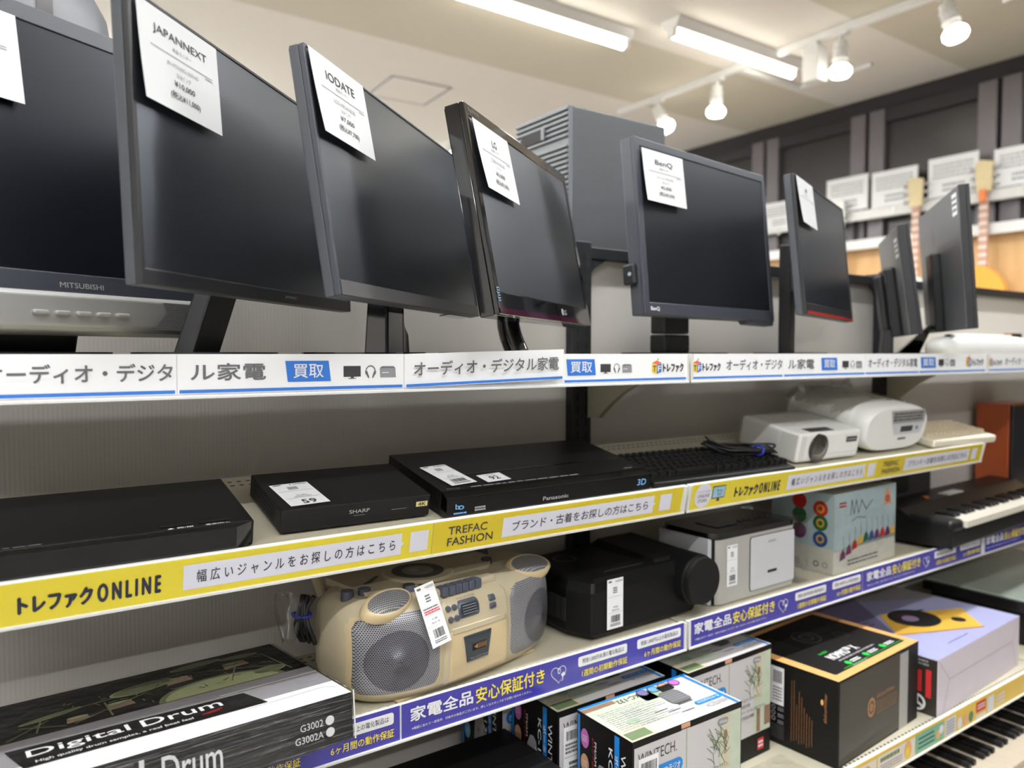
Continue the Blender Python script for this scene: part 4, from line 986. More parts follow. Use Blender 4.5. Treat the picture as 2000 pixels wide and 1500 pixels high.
# printed top: kit drawing, grey and white bands, black title patch
g.rect(T_, -DW, 0, 0, .058, 'white_ink'); g.rect(T_, -DW, 0, .058, .140, 'carton_grey'); g.line(T_, [(-.13, .112), (0, .112)], .0025, 'white_ink'); g.line(T_, [(-.12, .040), (-.02, .044), (-.004, .03)], .0012, 'carton_grey')
g.poly(T_, [(-.20, .1405)] + [(-.115 + .082 * math.cos(PI - PI * k / 20), .1405 + .056 * math.sin(PI - PI * k / 20)) for k in range(21)] + [(-.033, .1405)], 'drum_green', .0007)
g.poly(T_, [(-.192, .1405)] + [(-.115 + .074 * math.cos(PI - PI * k / 20), .1405 + .049 * math.sin(PI - PI * k / 20)) for k in range(21)] + [(-.041, .1405)], 'drum_pale', .0009)
for u, v, ru, rv, an in ((-.20, .225, .042, .018, .2), (-.12, .268, .036, .010, .1), (-.31, .20, .036, .007, .25), (-.06, .262, .028, .009, -.1), (-.395, .165, .03, .006, .2), (-.045, .17, .024, .014, .1)):
    P_ = lambda a_, k_: (u + ru * k_ * math.cos(a_) * math.cos(an) - rv * k_ * math.sin(a_) * math.sin(an), v + ru * k_ * math.cos(a_) * math.sin(an) + rv * k_ * math.sin(a_) * math.cos(an))
    g.poly(T_, [P_(2 * PI * k / 28, 1) for k in range(28)], 'drum_pale', .0007); g.poly(T_, [P_(2 * PI * k / 28, .90) for k in range(28)], 'drum_green', .0009)
for u, v, w_, h_ in ((-.235, .165, .032, .022), (-.155, .205, .034, .024), (-.075, .215, .036, .022), (-.285, .155, .026, .016)):
    g.poly(T_, [(u - w_ / 2, v), (u + w_ / 2, v + .004), (u + w_ * .42, v + h_), (u - w_ * .45, v + h_ - .003)], 'drum_brown', .0008); g.disc(T_, u, v + h_, w_ * .46, 'drum_pale', .0010, .004)
rnd = random.Random(12)
for a, b in (((-.36, .145), (-.315, .185)), ((-.345, .18), (-.30, .15)), ((-.29, .15), (-.20, .2)), ((-.28, .205), (-.24, .21)), ((-.14, .24), (-.03, .18)), ((-.19, .24), (-.11, .25)), ((-.10, .16), (-.07, .24)), ((-.33, .15), (-.32, .2)), ((-.25, .2), (-.25, .145)), ((-.03, .25), (-.02, .15))): g.line(T_, [a, b], .0022, 'drum_green', .0011)
for k in range(60):
    u, v = rnd.uniform(-.30, -.03), rnd.uniform(.15, .245); a_ = rnd.uniform(0, PI); l = rnd.uniform(.004, .014)
    g.line(T_, [(u, v), (u + l * math.cos(a_), v + l * math.sin(a_))], .0014, rnd.choice(('drum_green', 'drum_brown', 'drum_pale', 'carton_black')), .0012)
g.ring(T_, -.44, .165, .012, .022, 'drum_green', .0009, 24)
g.poly(T_, [(-.365, .112), (-.105, .100), (-.092, .045), (-.352, .048)], 'carton_black', .0010)
g.text(T_, 'Digital', -.346, -.243, .070, .098, 'white_ink', .0013, .012); g.text(T_, 'Drum', -.230, -.138, .074, .098, 'white_ink', .0013, .012)
g.text(T_, 'High quality drum samples, a real beat feel', -.340, -.178, .054, .063, 'white_ink', .0013, .01)
g.line(T_, [(-.166, .062), (-.142, .067)], .0016, 'ink_red', .0013); g.line(T_, [(-.162, .060), (-.146, .0615)], .001, 'ink_red', .0013)
for k in range(5): g.line(T_, [(-.132, .060 + .007 * k), (-.104, .058 + .007 * k)], .0005, 'ink_grey', .0012)
F = front(0, 0, 0); g.text(F, 'Digital', -.375, -.246, .012, .050, 'white_ink', .0008, .008); g.text(F, 'Drum', -.228, -.163, .014, .047, 'white_ink', .0008, .008); g.line(F, [(-.178, .009), (-.158, .0125)], .0016, 'ink_red', .0008)
for k, s_ in enumerate(('G3002A', 'G3002')): g.text(F, s_, -.0765 + .007 * k, -.040, .012 + .0145 * k, .0205 + .0145 * k, 'white_ink', .0008); g.disc(F, -.031, .0165 + .0145 * k, .0058, 'white_ink', .0008)
g.build('carton_body', r, bevel=.0008)
g = G(); g.box(-DW - .002, .002, -.0022, DD + .001, -.0006, DH + .0022, 'clear_film'); g.tube([(.002, -.002, -.0006), (.002, -.002, DH + .003)], .001, 'clip_clear', 6)
g.build('clear_wrap', r, label='clear shrink film')

# cream boombox
r = thing('boombox', 'yellowed cream cassette boombox with round silver speakers and a long price tag', 'boombox', (.634, 1.120, ZB + .0005), R(9))
A0, B0, NE = .209, .110, 3.0
prof = [(.0, .88, .82), (.007, .94, .90), (.016, .975, .955), (.04, .995, .99), (.07, 1.0, 1.0), (.105, 1.0, .985), (.125, .99, .955), (.138, .965, .89), (.147, .925, .79), (.152, .87, .66)]
def pz(z):
    for (z0, a0, b0), (z1, a1, b1) in zip(prof[:-1], prof[1:]):
        if z <= z1: t = (z - z0) / (z1 - z0); return a0 + (a1 - a0) * t, b0 + (b1 - b0) * t
    return prof[-1][1:]
def bb(th, z, k=0.0):
    a, b = pz(z); a = a * A0 + k; b = b * B0 + k; c, s = math.cos(th), math.sin(th)
    return (a * math.copysign(abs(c) ** (2 / NE), c), b * math.copysign(abs(s) ** (2 / NE), s), z)
n = 72
g = G(); g.loft([[bb(2 * PI * i / n, z) for i in range(n)] for z in [p[0] for p in prof]], 'box_cream'); g.build('body', r)
def th_at(x, z):       # angle on the front half for a given x
    a = pz(z)[0] * A0; c = max(-1, min(1, x / a)); return -math.acos(math.copysign(abs(c) ** (NE / 2), c))
def patch(x0, x1, z0, z1, m_, k, name, parent, corner=.3, nu=28, nv=14, label=None, slant=0, trap=0):
    """rounded patch of skin following the front of the body, k proud of it"""
    g = G(); vs = []
    for j in range(nv + 1):
        tv = j / nv; z = z0 + (z1 - z0) * tv
        d = min(tv, 1 - tv) * (z1 - z0); rc = corner * (z1 - z0)
        ins = rc - math.sqrt(max(0, rc * rc - (rc - d) ** 2)) if d < rc else 0
        ins = ins * min(1, (x1 - x0) / (z1 - z0)) + trap * (1 - tv)
        for i in range(nu + 1):
            tu = i / nu; x = x0 + slant * (tv - .5) + ins + (x1 - x0 - 2 * ins) * tu
            e = 0 if (0 < i < nu and 0 < j < nv) else -k - .0006
            vs.append(bb(th_at(x, z), z, k + e))
    fs = [(j * (nu + 1) + i, j * (nu + 1) + i + 1, (j + 1) * (nu + 1) + i + 1, (j + 1) * (nu + 1) + i) for j in range(nv) for i in range(nu)]
    g.add(vs, fs, m_, None, True); return g.build(name, parent, label=label)
def ppt(x, z, k=.003): return Vector(bb(th_at(x, z), z, k))
def smooth_frame(x, z, k=.003):
    o = ppt(x, z, k); u = (ppt(x + .004, z, k) - o).normalized(); v = ppt(x, z + .004, k) - o; v = (v - u * v.dot(u)).normalized(); return frame(o, u, v)
for sx in (-1, 1):
    x0, x1 = (-.203, -.080) if sx < 0 else (.065, .2125)
    if sx < 0: patch(x0 - .004, x1 + .004, .009, .141, 'box_tan', .0012, 'speaker_surround', r, .2)
    gr = patch(x0, x1, .013, .137, 'grille_metal', .0026, 'speaker_grille', r, .2)
    cx_ = -.146 if sx < 0 else .142
    c = G(); vs = []; nn = 36
    for q, rr in enumerate((.002, .012, .013, .034, .045)):
        for i in range(nn):
            a = 2 * PI * i / nn; x = cx_ + rr * math.cos(a); z = .068 + rr * math.sin(a); vs.append(tuple(ppt(max(-.2, min(x, .2105)), z, .0030 + (.0026, .0016, .0006, .0006, .0002)[q])))
    fs = [(j * nn + i, j * nn + (i + 1) % nn, (j + 1) * nn + (i + 1) % nn, (j + 1) * nn + i) for j in range(4) for i in range(nn)]
    c.add(vs, fs, 'grille_cone', None, True); c.build('speaker_cone', gr, label='round darker cone behind the mesh')
    # oval tweeter on the shoulder
    t = G(); F = frame((sx * .148 - .004, -.074, .1505), (1, sx * -.10, sx * -.05), (0, .80, .6))
    el = lambda a_, b_, w_: [tuple(F @ Vector((a_ * math.cos(2 * PI * i / 30), b_ * math.sin(2 * PI * i / 30), w_))) for i in range(30)]
    t.loft([el(.047, .025, -.012), el(.046, .024, .0), el(.041, .020, .003)], 'box_tan'); tb = t.build('tweeter_rim', r, label='cream oval rim')
    t = G(); t.loft([el(.039, .0185, .0031), el(.03, .014, .0055), el(.004, .002, .0065)], 'grille_top'); t.build('tweeter_grille', tb)
# centre console: sloping control panel with keys, dial, cassette door
patch(-.074, .060, .005, .143, 'box_cream', .0042, 'console_panel', r, .06)
g = G(); g.box(-.076, .052, -.090, -.035, .140, .1555, 'box_cream'); g.build('key_ledge', r, bevel=.006, seg=3)
for k in range(6):
    kx = -.067 + .0135 * k; b = G(); b.box(kx, kx + .0126, -.097, -.078, .143, .1585, 'button_blue'); b.build('cassette_key', r, bevel=.0022)
patch(-.047, -.004, .108, .136, 'button_blue', .0056, 'dial_bezel', r, .3)
dl = patch(-.044, -.007, .111, .133, 'smoke_window', .0064, 'tuning_dial', r, .3)
F = smooth_frame(-.0255, .122, .0074); g = G()
for k in range(4): g.bars(F, -.014, .014, -.0075 + .004 * k, -.005 + .004 * k, 'silver_plastic', 1, .35, .0004, k)
g.build('dial_scale', dl)
for i in range(2):
    for j in range(2):
        p = ppt(-.064 + .0115 * i + .002 * j, .129 - .016 * j, .004); q = ppt(-.064 + .0115 * i + .002 * j, .129 - .016 * j, .0085); b = G(); b.cyl(p, q, .0046, .0042, 'button_blue', 16); b.build('button', r, bevel=.0006)
for z_ in (.1275, .1155): patch(.015, .030, z_ - .0055, z_ + .0055, 'button_blue', .0068, 'button', r, .25, 8, 6)
patch(-.068, .056, .010, .098, 'box_tan', .0052, 'cassette_door', r, .08)
patch(-.064, .052, .088, .098, 'box_cream', .0060, 'door_lip', r, .3)
wn = patch(-.042, .018, .036, .084, 'smoke_window', .0068, 'cassette_window', r, .06, trap=.008)
patch(-.026, .006, .053, .070, 'dark_gap', .0076, 'cassette_slot', wn, .1, 12, 6)
F = smooth_frame(-.010, .0615, .0080); g = G(); g.poly(F, [(-.012, 0), (-.004, .004), (-.004, -.004)], 'copper_ink', .0004)
for k in range(6): g.rect(F, -.002 + .0028 * k, -.001 + .0028 * k, -.004, .004, 'copper_ink', .0004)
g.text(F, 'FULL AUTO STOP', -.018, .018, -.019, -.016, 'ink_pale', -.0004); g.build('cassette_marks', wn)
F = smooth_frame(-.026, .1385, .0048); g = G(); g.text(F, 'COMPACT DISC PORTABLE', -.02, .018, -.001, .0012, 'ink_grey', .0004); g.build('panel_lettering', r)
# top deck with round disc lid
g = G(); pts = [(-.165, -.03), (-.11, -.045), (.075, -.045), (.115, -.01), (.12, .085), (-.165, .085)]
g.prism(pts, .011, 'box_cream', Matrix.Translation((0, 0, .147))); dk = g.build('top_deck', r, bevel=.006, seg=3)
g = G(); g.cyl((-.042, .0, .157), (-.042, .0, .1615), .060, .056, 'box_cream', 44); ld = g.build('disc_lid', r, bevel=.002)
g = G(); T_ = top(-.042, .0, .1618); g.ring(T_, 0, 0, .026, .043, 'print_grey', .0004, 40); g.disc(T_, 0, 0, .0255, 'grille_silver', .0005); g.text(T_, 'COMPACT', -.014, .004, .004, .010, 'white_ink', .0009); g.text(T_, 'disc', -.012, .002, -.004, .003, 'white_ink', .0009); g.build('lid_badge', ld, label='dark ring badge with silver centre')
g = G(); g.poly(top(-.15, .0, .1584), [(.005, .005), (.045, .03), (.05, .026), (.02, .004)], 'print_grey'); g.build('deck_mark', dk)
for x_, y_ in ((-.183, -.012), (-.158, -.040 + .02), (-.098, -.052), (.092, -.02), (.128, .03), (.135, .06)):
    b = G(); b.cyl((x_, y_, .146), (x_, y_, .1615), .0105, .0095, 'button_blue', 20); b.build('knob', r, bevel=.001)
g = G(); g.box(.075, .125, .045, .053, .1575, .1600, 'print_grey'); g.build('slider_slot', r, bevel=.001)
g = G(); g.tube([(-.172, .075, .13), (-.172, .098, .155), (-.158, .104, .164), (.118, .104, .164), (.132, .098, .155), (.132, .075, .125)], .009, 'box_cream', 14); g.build('carry_handle', r)
for sx in (-1, 1): g = G(); g.box(sx * .115 - .03, sx * .115 + .03, -.086, -.06, -.0003, .004, 'box_tan'); g.build('foot', r, bevel=.0015)
# stiff paper tag taped to the shoulder, standing off the speaker
F = frame((-.105, -.122, .083), (1, -.05, .16), (-.28, .35, 1)); u = Vector((1, -.05, .16)).normalized(); v = Vector((-.28, .35, 1)); v = (v - u * v.dot(u)).normalized(); F = frame((-.108, -.1235, .083), u, v)
g = G(); price_label(g, F, 0, 0, .034, .092, '¥1,000', '(税込¥1,100)', red=True, W=.001); g.rect(F, 0, .034, 0, .092, 'paper', .0002); g.build('price_tag', r, label='long white price tag with red print')
g = G()
for k in range(4): g.tube([(-.215 - .012 * math.sin(PI * i / 10) - .003 * k, .03 + .012 * k * .5 + .006 * math.sin(i * .6 + k), .15 - .0072 * i) for i in range(11)], .0036, 'cable_black', 8)
cb = g.build('power_cable', r); g = G(); g.tube([(-.228 + .012 * math.cos(2 * PI * i / 14), .045 + .017 * math.sin(2 * PI * i / 14), .122) for i in range(15)], .0025, 'tie_blue', 8); g.build('cable_tie', cb, label='blue wire tie')
g = G(); g.loft([[(-.248 + .02 * q * math.cos(2 * PI * i / 12), .05 + .045 * q * math.sin(2 * PI * i / 12), z + .006 * math.sin(i * 2.3)) for i in range(12)] for q, z in ((.3, .085), (.5, .105), (.75, .13), (.7, .15))], 'clear_film'); g.build('plastic_bag', r, label='clear bag around the cable')

# black projector with big round lens cap
r = thing('projector', 'black projector with a large round lens cap and a white price label', 'projector', (.898, 1.028, ZB + .0005), R(1))
g = G(); pl = [(0, 0), (.275, 0), (.285, .22), (-.01, .22), (-.02, .05)]
def off_poly(p, d): cx_ = sum(q[0] for q in p) / len(p); cy_ = sum(q[1] for q in p) / len(p); return [(cx_ + (q[0] - cx_) * (1 - d), cy_ + (q[1] - cy_) * (1 - d)) for q in p]
g.loft([[(q[0], q[1], z) for q in off_poly(pl, d)] for z, d in ((.006, .03), (.012, 0), (.088, 0), (.104, .06), (.110, .14))], 'projector_black', None, False); g.build('body', r, bevel=.004)
g = G(); g.loft([[(.175, .015, .098), (.30, .015, .098), (.30, .225, .095), (.165, .225, .095)], [(.19, .03, .116), (.29, .03, .116), (.295, .2, .122), (.19, .2, .122)]], 'projector_black', None, False); g.build('lens_housing', r, bevel=.006)
g = G()
for k in range(9): g.box(-.022, -.012, .05 + .017 * k, .062 + .017 * k, .03, .072, 'dark_gap')
g.build('side_vents', r)
g = G(); g.cyl((.262, .05, .074), (.262, -.018, .074), .05, .05, 'projector_black', 40); g.cyl((.262, -.018, .074), (.262, -.024, .074), .05, .048, 'projector_black', 40); bl = g.build('lens_barrel', r, bevel=.001)
g = G(); g.cyl((.262, -.0245, .074), (.262, -.034, .074), .0465, .0455, 'cap_black', 44); g.build('lens_cap', bl, bevel=.0015)
for x_ in (.02, .26): g = G(); g.cyl((x_, .03, 0), (x_, .03, .012), .011, .011, 'cable_black', 16); g.build('foot', r)
g = G(); g.bars(top(0, 0, .1105), .06, .16, .03, .04, 'piano_grey', 1, .5, .0004, 3); g.ring(top(0, 0, .1105), .06, .15, .02, .024, 'piano_grey', .0004); g.build('top_lettering', r)
g = G(); price_label(g, front(.034, -.0006, .016) , 0, 0, .040, .092, '¥5,000', '(税込¥5,500)', W=.0010); g.build('price_label', r, label='white price label')

# silver photo printer
r = thing('photo_printer', 'silver upright photo printer with black top and white front tray door', 'printer', (1.222, 1.03, ZB + .0005), R(.5))
def rr_poly(x0, x1, y0, y1, rad, n=6):
    pts = []
    for cx_, cy_, a0 in ((x1 - rad, y1 - rad, 0), (x0 + rad, y1 - rad, 90), (x0 + rad, y0 + rad, 180), (x1 - rad, y0 + rad, 270)):
        pts += [(cx_ + rad * math.cos(R(a0 + 90 * i / n)), cy_ + rad * math.sin(R(a0 + 90 * i / n))) for i in range(n + 1)]
    return pts
g = G(); g.prism(rr_poly(.008, .285, 0, .15, .022), .135, 'printer_silver', Matrix.Translation((0, 0, .002))); g.build('body', r, bevel=.004, seg=3, angle=60)
g = G(); g.prism(rr_poly(.0, .012, .012, .15, .003), .136, 'printer_white', Matrix.Translation((0, 0, .002))); g.box(.0095, .0125, .006, .15, .002, .139, 'dark_gap'); g.build('side_panel', r)
g = G(); g.prism(rr_poly(.004, .285, -.001, .15, .024), .012, 'gloss_black', Matrix.Translation((0, 0, .137))); tp = g.build('top_panel', r, bevel=.003)
g = G(); g.box(.06, .13, .04, .1, .149, .151, 'smoke_window'); g.build('display', tp)
for k in range(6): b = G(); b.box(.15 + .018 * k, .162 + .018 * k, .05, .062, .148, .152, 'piano_grey'); b.build('button', tp, bevel=.001)
F = front(0, 0, 0); g = G(); g.rrect(F, .118, .272, .014, .128, .006, 'printer_white', .0020); g.rrect(F, .1165, .2735, .0125, .1295, .007, 'silver_dark', .0012); g.text(F, 'SONY', .178, .205, .110, .115, 'ink_grey', .0026); g.rrect(F, .176, .209, .044, .050, .002, 'dark_gap', .0026); g.build('tray_door', r, label='white paper tray door')
g = G(); price_label(g, front(.042, -.0005, .036), 0, 0, .034, .086, '¥3,000', '(税込¥3,300)', W=.0008); g.build('price_label', r, label='white price label')
g = G(); g.loft([[(.286, -.004, z), (.325 + q, -.002, z), (.328 + q, .15, z), (.286, .154, z)] for z, q in ((.002, .006), (.05, .0), (.1, .004), (.15, -.003))], 'clear_film', None, False); g.build('plastic_bag', r, label='clear bag sticking out on one side')

# bell chime carton
r = thing('bell_carton', 'pale blue wrapped carton printed with coloured bells, behind the silver printer', 'carton', (1.632, 1.02, ZB + .0005), R(2))
BW, BD, BH = .285, .165, .19
g = G(); g.box(0, BW, 0, BD, 0, BH, 'xmas_cream'); F = front(0, 0, 0); g.rect(F, 0, BW, .055, BH, 'xmas_ice')
g.poly(F, [(0, .055), (BW, .075), (BW, .055)], 'xmas_ice')
g.line(F, [(.07, .135), (.075, .17), (.085, .135), (.095, .168), (.105, .135), (.12, .165), (.14, .14), (.17, .16)], .003, 'ink_grey'); g.line(F, [(.075, .118), (.1, .126), (.14, .12)], .002, 'ink_grey')
for k, m_ in enumerate(('bell_plum', 'bell_plum', 'bell_red', 'bell_gold', 'bell_green', 'bell_blue', 'bell_plum', 'bell_red', 'bell_plum', 'bell_gold')):
    u = .035 + .026 * k; v = .03 + min(.03, .009 * k); g.line(F, [(u + .006, v + .02), (u + .004, v + .055)], .0014, 'ink', .0007); g.poly(F, [(u - .012, v), (u + .014, v + .004), (u + .011, v + .018), (u + .003, v + .026), (u - .006, v + .018)], m_, .0009)
g.poly(F, [(.225, .14), (.262, .14), (.255, .172), (.243, .185), (.231, .172)], 'peach_disc', .0006); g.ring(F, .243, .155, .004, .009, 'bell_red', .0008); g.bars(F, .02, .05, .155, .17, 'bell_red', 2, .6, .0007)
g.bars(F, .06, .2, .012, .03, 'ink_grey', 2, .4, .0007, 5)
Fl = left(0, BD, 0); g.rect(Fl, 0, BD, .06, BH, 'xmas_ice')
for v, m_ in ((.152, 'bell_red'), (.118, 'bell_green'), (.08, 'bell_blue')): g.disc(Fl, BD - .035, v, .019, m_, .0007); g.ring(Fl, BD - .035, v, .006, .0105, 'gold_print', .0009); g.disc(Fl, BD - .09, v + .012, .019, 'bell_plum' if v < .1 else m_, .0007)
g.ring(Fl, BD - .045, .02, .005, .007, 'ink', .0007); g.ring(Fl, BD - .022, .02, .005, .007, 'ink_pale', .0007)
g.build('carton_body', r, bevel=.001)
g = G(); g.box(-.0012, BW + .0015, -.0015, BD + .001, -.0003, BH + .0015, 'clear_film'); g.build('clear_wrap', r, label='crinkled clear wrap')

# digital piano
r = thing('digital_piano', 'black digital piano with music rest, at the right end of the violet signed shelf', 'digital piano', (2.06, .955, ZB + .012), R(2.2))
PL = .80
g = G(); g.prism([(.0, .0), (.0, .045), (.09, .055), (.14, .085), (.225, .09), (.225, 0)], PL, 'piano_black', Matrix(((0, 0, 1, 0), (1, 0, 0, 0), (0, 1, 0, 0), (0, 0, 0, 1)))); g.build('case', r, bevel=.008, seg=3)
nkw = 30
for k in range(nkw):
    x_ = .075 + .0232 * k; b = G(); b.box(x_, x_ + .0222, -.004, .085, .047, .066, 'piano_key'); b.build('white_key', r, bevel=.001, seg=1)
    if k % 7 not in (2, 6): b = G(); b.box(x_ + .0155, x_ + .029, .035, .085, .066, .076, 'piano_black'); b.build('black_key', r)
g = G(); g.box(0, .07, .0, .14, .04, .072, 'piano_black'); g.build('key_cheek', r, bevel=.012, seg=3)
g = G(); g.box(.06, .34, .21, .218, .088, .19, 'piano_grey', None); g.box(.1, .2, .2085, .2105, .1, .18, 'piano_black'); g.build('music_rest', r, bevel=.006)
g = G(); g.cyl((.2, .16, .088), (.2, .16, .093), .008, .008, 'orange_paint', 14); g.build('button', r, label='orange round button'); g = G(); g.box(.3, .4, .14, .17, .087, .0905, 'white_plastic'); g.build('label', r)
for x_ in (.08, .68): g = G(); g.box(x_, x_ + .05, .09, .18, -.0115, .001, 'cable_black'); g.build('foot', r)

# wooden speaker behind the piano
r = thing('speaker', 'orange-brown wooden speaker with black grille at the right edge behind the piano', 'speaker', (2.90, 1.17, ZB + .0005), R(0))
g = G(); g.box(0, .2, .0, .105, 0, .345, 'speaker_wood'); g.build('cabinet', r, bevel=.003)
g = G(); g.box(.006, .194, -.012, 0, .006, .339, 'monitor_black'); g.build('front_grille', r, bevel=.003)

# ------------------------------------------------------------------ cartons on the low shelf
CW, CD_, CHt = .258, .135, .226
def radio_carton(x, y, yaw, label, sticker=True):
    r = thing('radio_carton', label, 'carton', (x, y, ZL + .0005), R(yaw), 'portable radio cartons on the low shelf')
    g = G(); g.box(0, CW, 0, CD_, 0, CHt, 'carton_black')
    F = front(0, 0, 0)
    g.rect(F, .004, CW - .002, .05, CHt - .010, 'carton_white'); g.rect(F, .158, CW - .002, .05, CHt - .010, 'carton_white', .0006)
    g.rect(F, .004, .012, .1, .122, 'carton_blue', .0007)
    g.rect(F, .120, .122, .08, CHt - .010, 'carton_green', .0007)
    g.rect(F, .200, CW - .002, .05, CHt - .010, 'carton_pale_green', .0008); g.rect(F, .205, .228, .12, CHt - .012, 'carton_beige', .001); g.disc(F, .216, .18, .005, 'carton_brown', .0013, .008)
    g.rect(F, .21, .222, .052, .1, 'carton_brown', .001); g.rect(F, .236, CW - .002, .06, .1, 'carton_brown', .001)
    rnd = random.Random(3)
    for k in range(22):
        a = rnd.uniform(.2, 2.6); u, v = .19 + rnd.uniform(-.004, .03), rnd.uniform(.13, .17); l = rnd.uniform(.015, .045)
        g.line(F, [(u, v), (u + l * .6 * math.cos(a), v + l * .6 * math.sin(a)), (u + l * math.cos(a + .35), v + l * .95 * math.sin(a))], .0011, 'plant_green', .0014)
    g.line(F, [(.215, .13), (.175, .2)], .0012, 'plant_green', .0014)
    g.text(F, 'WINTECH.', .012, .098, .186, .204, 'ink', .0008, -.0); g.rrect(F, .012, .112, .150, .174, .011, 'carton_blue', .0008); g.text(F, 'ポータブルCDラジオ', .018, .106, .155, .169, 'white_ink', .0012, .012)
    g.text(F, 'KC-132', .018, .075, .118, .140, 'ink', .0008, .008); g.line(F, [(.09, .135), (.13, .09)], .002, 'ink_grey', .0008)
    for k, s_ in enumerate(('◆手軽に持ち運べるコンパクトデザイン', '◆CD/CD-R/RW再生可能', '◆1曲/全曲リピート・ランダム/20曲プログラム', '◆聞きやすい対応BCD機能')): g.text(F, s_, .122, .122 + (.1, .066, .118, .08)[k], .124 - .012 * k, .132 - .012 * k, 'ink', .0016)
    g.rrect(F, .196, .222, .198, .210, .005, 'ink_pale', .0014); g.text(F, 'White', .199, .219, .201, .207, 'white_ink', .0018)
    g.rect(F, .215, .235, .012, .036, 'ink_red', .0008); g.bars(F, .217, .233, .016, .032, 'white_ink', 2, .6, .0011)
    if sticker:
        g.rect(F, .012, .056, .110, .196, 'paper', .0016); g.barcode(F, .018, .052, .172, .188, 'ink', .002, 7); g.bars(F, .016, .052, .148, .168, 'ink_grey', 3, .6, .002, 8); g.line(F, [(.014, .143), (.055, .143)], .0008, 'ink_grey', .002); g.bars(F, .024, .046, .118, .136, 'ink', 2, .6, .002, 9)
    L_ = left(0, CD_, 0)
    g.rect(L_, .002, .008, .02, CHt - .004, 'carton_blue', .0005)
    for k, m_ in enumerate(('pink_disc', 'peach_disc', 'blue_disc', 'carton_brown')): g.disc(L_, .021, .186 - .043 * k, .0105, m_, .0007, .0165); g.bars(L_, .015, .027, .180 - .043 * k, .192 - .043 * k, 'white_ink', 3, .35, .001, k)
    g.text(L_, '2バンド(FM)', .0385, .0445, .135, .195, 'ink_red', .0007, .01, rot=-90); g.text(L_, 'FM/AM', .0455, .0505, .15, .19, 'white_ink', .0007, .02, rot=-90)
    g.text(L_, 'KC-132', .081, .090, .105, .196, 'white_ink', .0007, .02, rot=-90)
    g.rect(L_, .0945, .106, .03, CHt - .004, 'carton_blue', .0005); g.text(L_, 'ポータブルCDラジオ', .0962, .1042, .035, .19, 'white_ink', .001, .015, rot=-90)
    g.text(L_, 'WINTECH.', .110, .121, .075, .198, 'white_ink', .0007, .0, rot=-90)
    body = [(.048, .03), (.046, .10), (.05, .14), (.058, .157), (.068, .158), (.076, .15), (.080, .13), (.080, .035)]
    g.poly(L_, body, 'carton_grey', .0007); g.poly(L_, [(.068, .034), (.07, .13), (.079, .128), (.0795, .036)], 'silver_plastic', .0009); g.line(L_, [(.074, .140), (.086, .12), (.0895, .09), (.0885, .05), (.082, .038)], .003, 'carton_white', .001); g.disc(L_, .061, .115, .0018, 'ink', .0011, .004)
    # printed lid, upside down from here
    T = top(0, 0, CHt)
    g.rect(T, 0, CW, 0, CD_, 'carton_white', .0004)
    g.rect(T, .0, .12, .02, CD_ - .006, 'carton_pale_green', .0007); g.rect(T, .0, .06, .0, .045, 'carton_beige', .0009); g.rect(T, .004, .05, .004, .026, 'plant_green', .0011); g.rect(T, .035, .15, .075, .12, 'carton_pale_green', .001); g.rect(T, .12, .19, .09, .122, 'carton_green', .001)
    g.disc(T, .05, .05, .013, 'carton_green', .0012, .009); g.bars(T, .012, .125, .03, .10, 'carton_grey', 12, .3, .0013, 17, .4); g.bars(T, .05, .15, .028, .085, 'ink_pale', 9, .22, .0014, 18, .5)
    for k in range(3): g.bars(T, .1 + .02 * k, .13 + .02 * k, .05 - .012 * k, .053 - .012 * k, 'ink', 1, .8, .0014, 4)
    g.rect(T, 0, CW, CD_ - .006, CD_ - .001, 'carton_blue', .0015); g.rect(T, CW - .012, CW - .006, 0, CD_, 'carton_blue', .0015); g.rect(T, 0, .07, CD_ - .02, CD_ - .008, 'carton_brown', .0012)
    for k, m_ in enumerate(('lilac_disc', 'blue_disc', 'peach_disc', 'pink_disc')): g.disc(T, .135 + .026 * k, .118 - .0 * k, .0115, m_, .0016); g.ring(T, .135 + .026 * k, .118, .0095, .0115, 'ink', .0018)
    g.rrect(T, .150, .196, .052, .100, .012, 'ink_grey', .0017); g.bars(T, .155, .19, .048, .056, 'ink', 2, .6, .0019, 5); g.bars(T, .153, .193, .062, .095, 'ink_pale', 5, .3, .0019, 6)
    g.rrect(T, .182, .246, .030, .042, .006, 'carton_blue', .0017); g.text(T, 'ポータブルCDラジオ', .187, .241, .0325, .0395, 'white_ink', .002, .01, rot=180); g.text(T, 'WINTECH.', .190, .246, .014, .026, 'ink_pale', .0017, 0, rot=180)
    g.text(T, 'KC-132', .072, .122, .108, .120, 'ink', .0017, .01, rot=180)
    g.build('carton_body', r, bevel=.0006)
    g = G(); g.box(.0, CW * .42, -.0008, .0002, CHt - .0105, CHt - .001, 'carton_black'); g.box(CW * .5, CW, -.0008, .0002, CHt - .0105, CHt - .001, 'carton_black'); g.box(CW * .42, CW * .5, -.0008, .0002, CHt - .008, CHt - .001, 'peach_disc'); g.build('lid_flap', r)
    g = G(); g.box(.168, .198, CD_ - .034, CD_ - .018, CHt, CHt + .004, 'carton_black'); g.build('carry_tab', r, bevel=.001)
    return r
radio_carton(.828, .853, -.8, 'brightly lit radio carton in front of the other radio cartons')
radio_carton(.7965, 1.0, 0, 'radio carton right behind the brightly lit one, in the shade')
radio_carton(1.0965, .981, 1, 'radio carton between the brightly lit one and the black copper-edged speaker carton')
radio_carton(.776, 1.141, 0, 'rearmost radio carton, deep in the shade at the back panel', False)
r = thing('black_carton', 'flat black carton in the dark left of the radio cartons', 'carton', (.46, .875, ZL + .0005), 0)
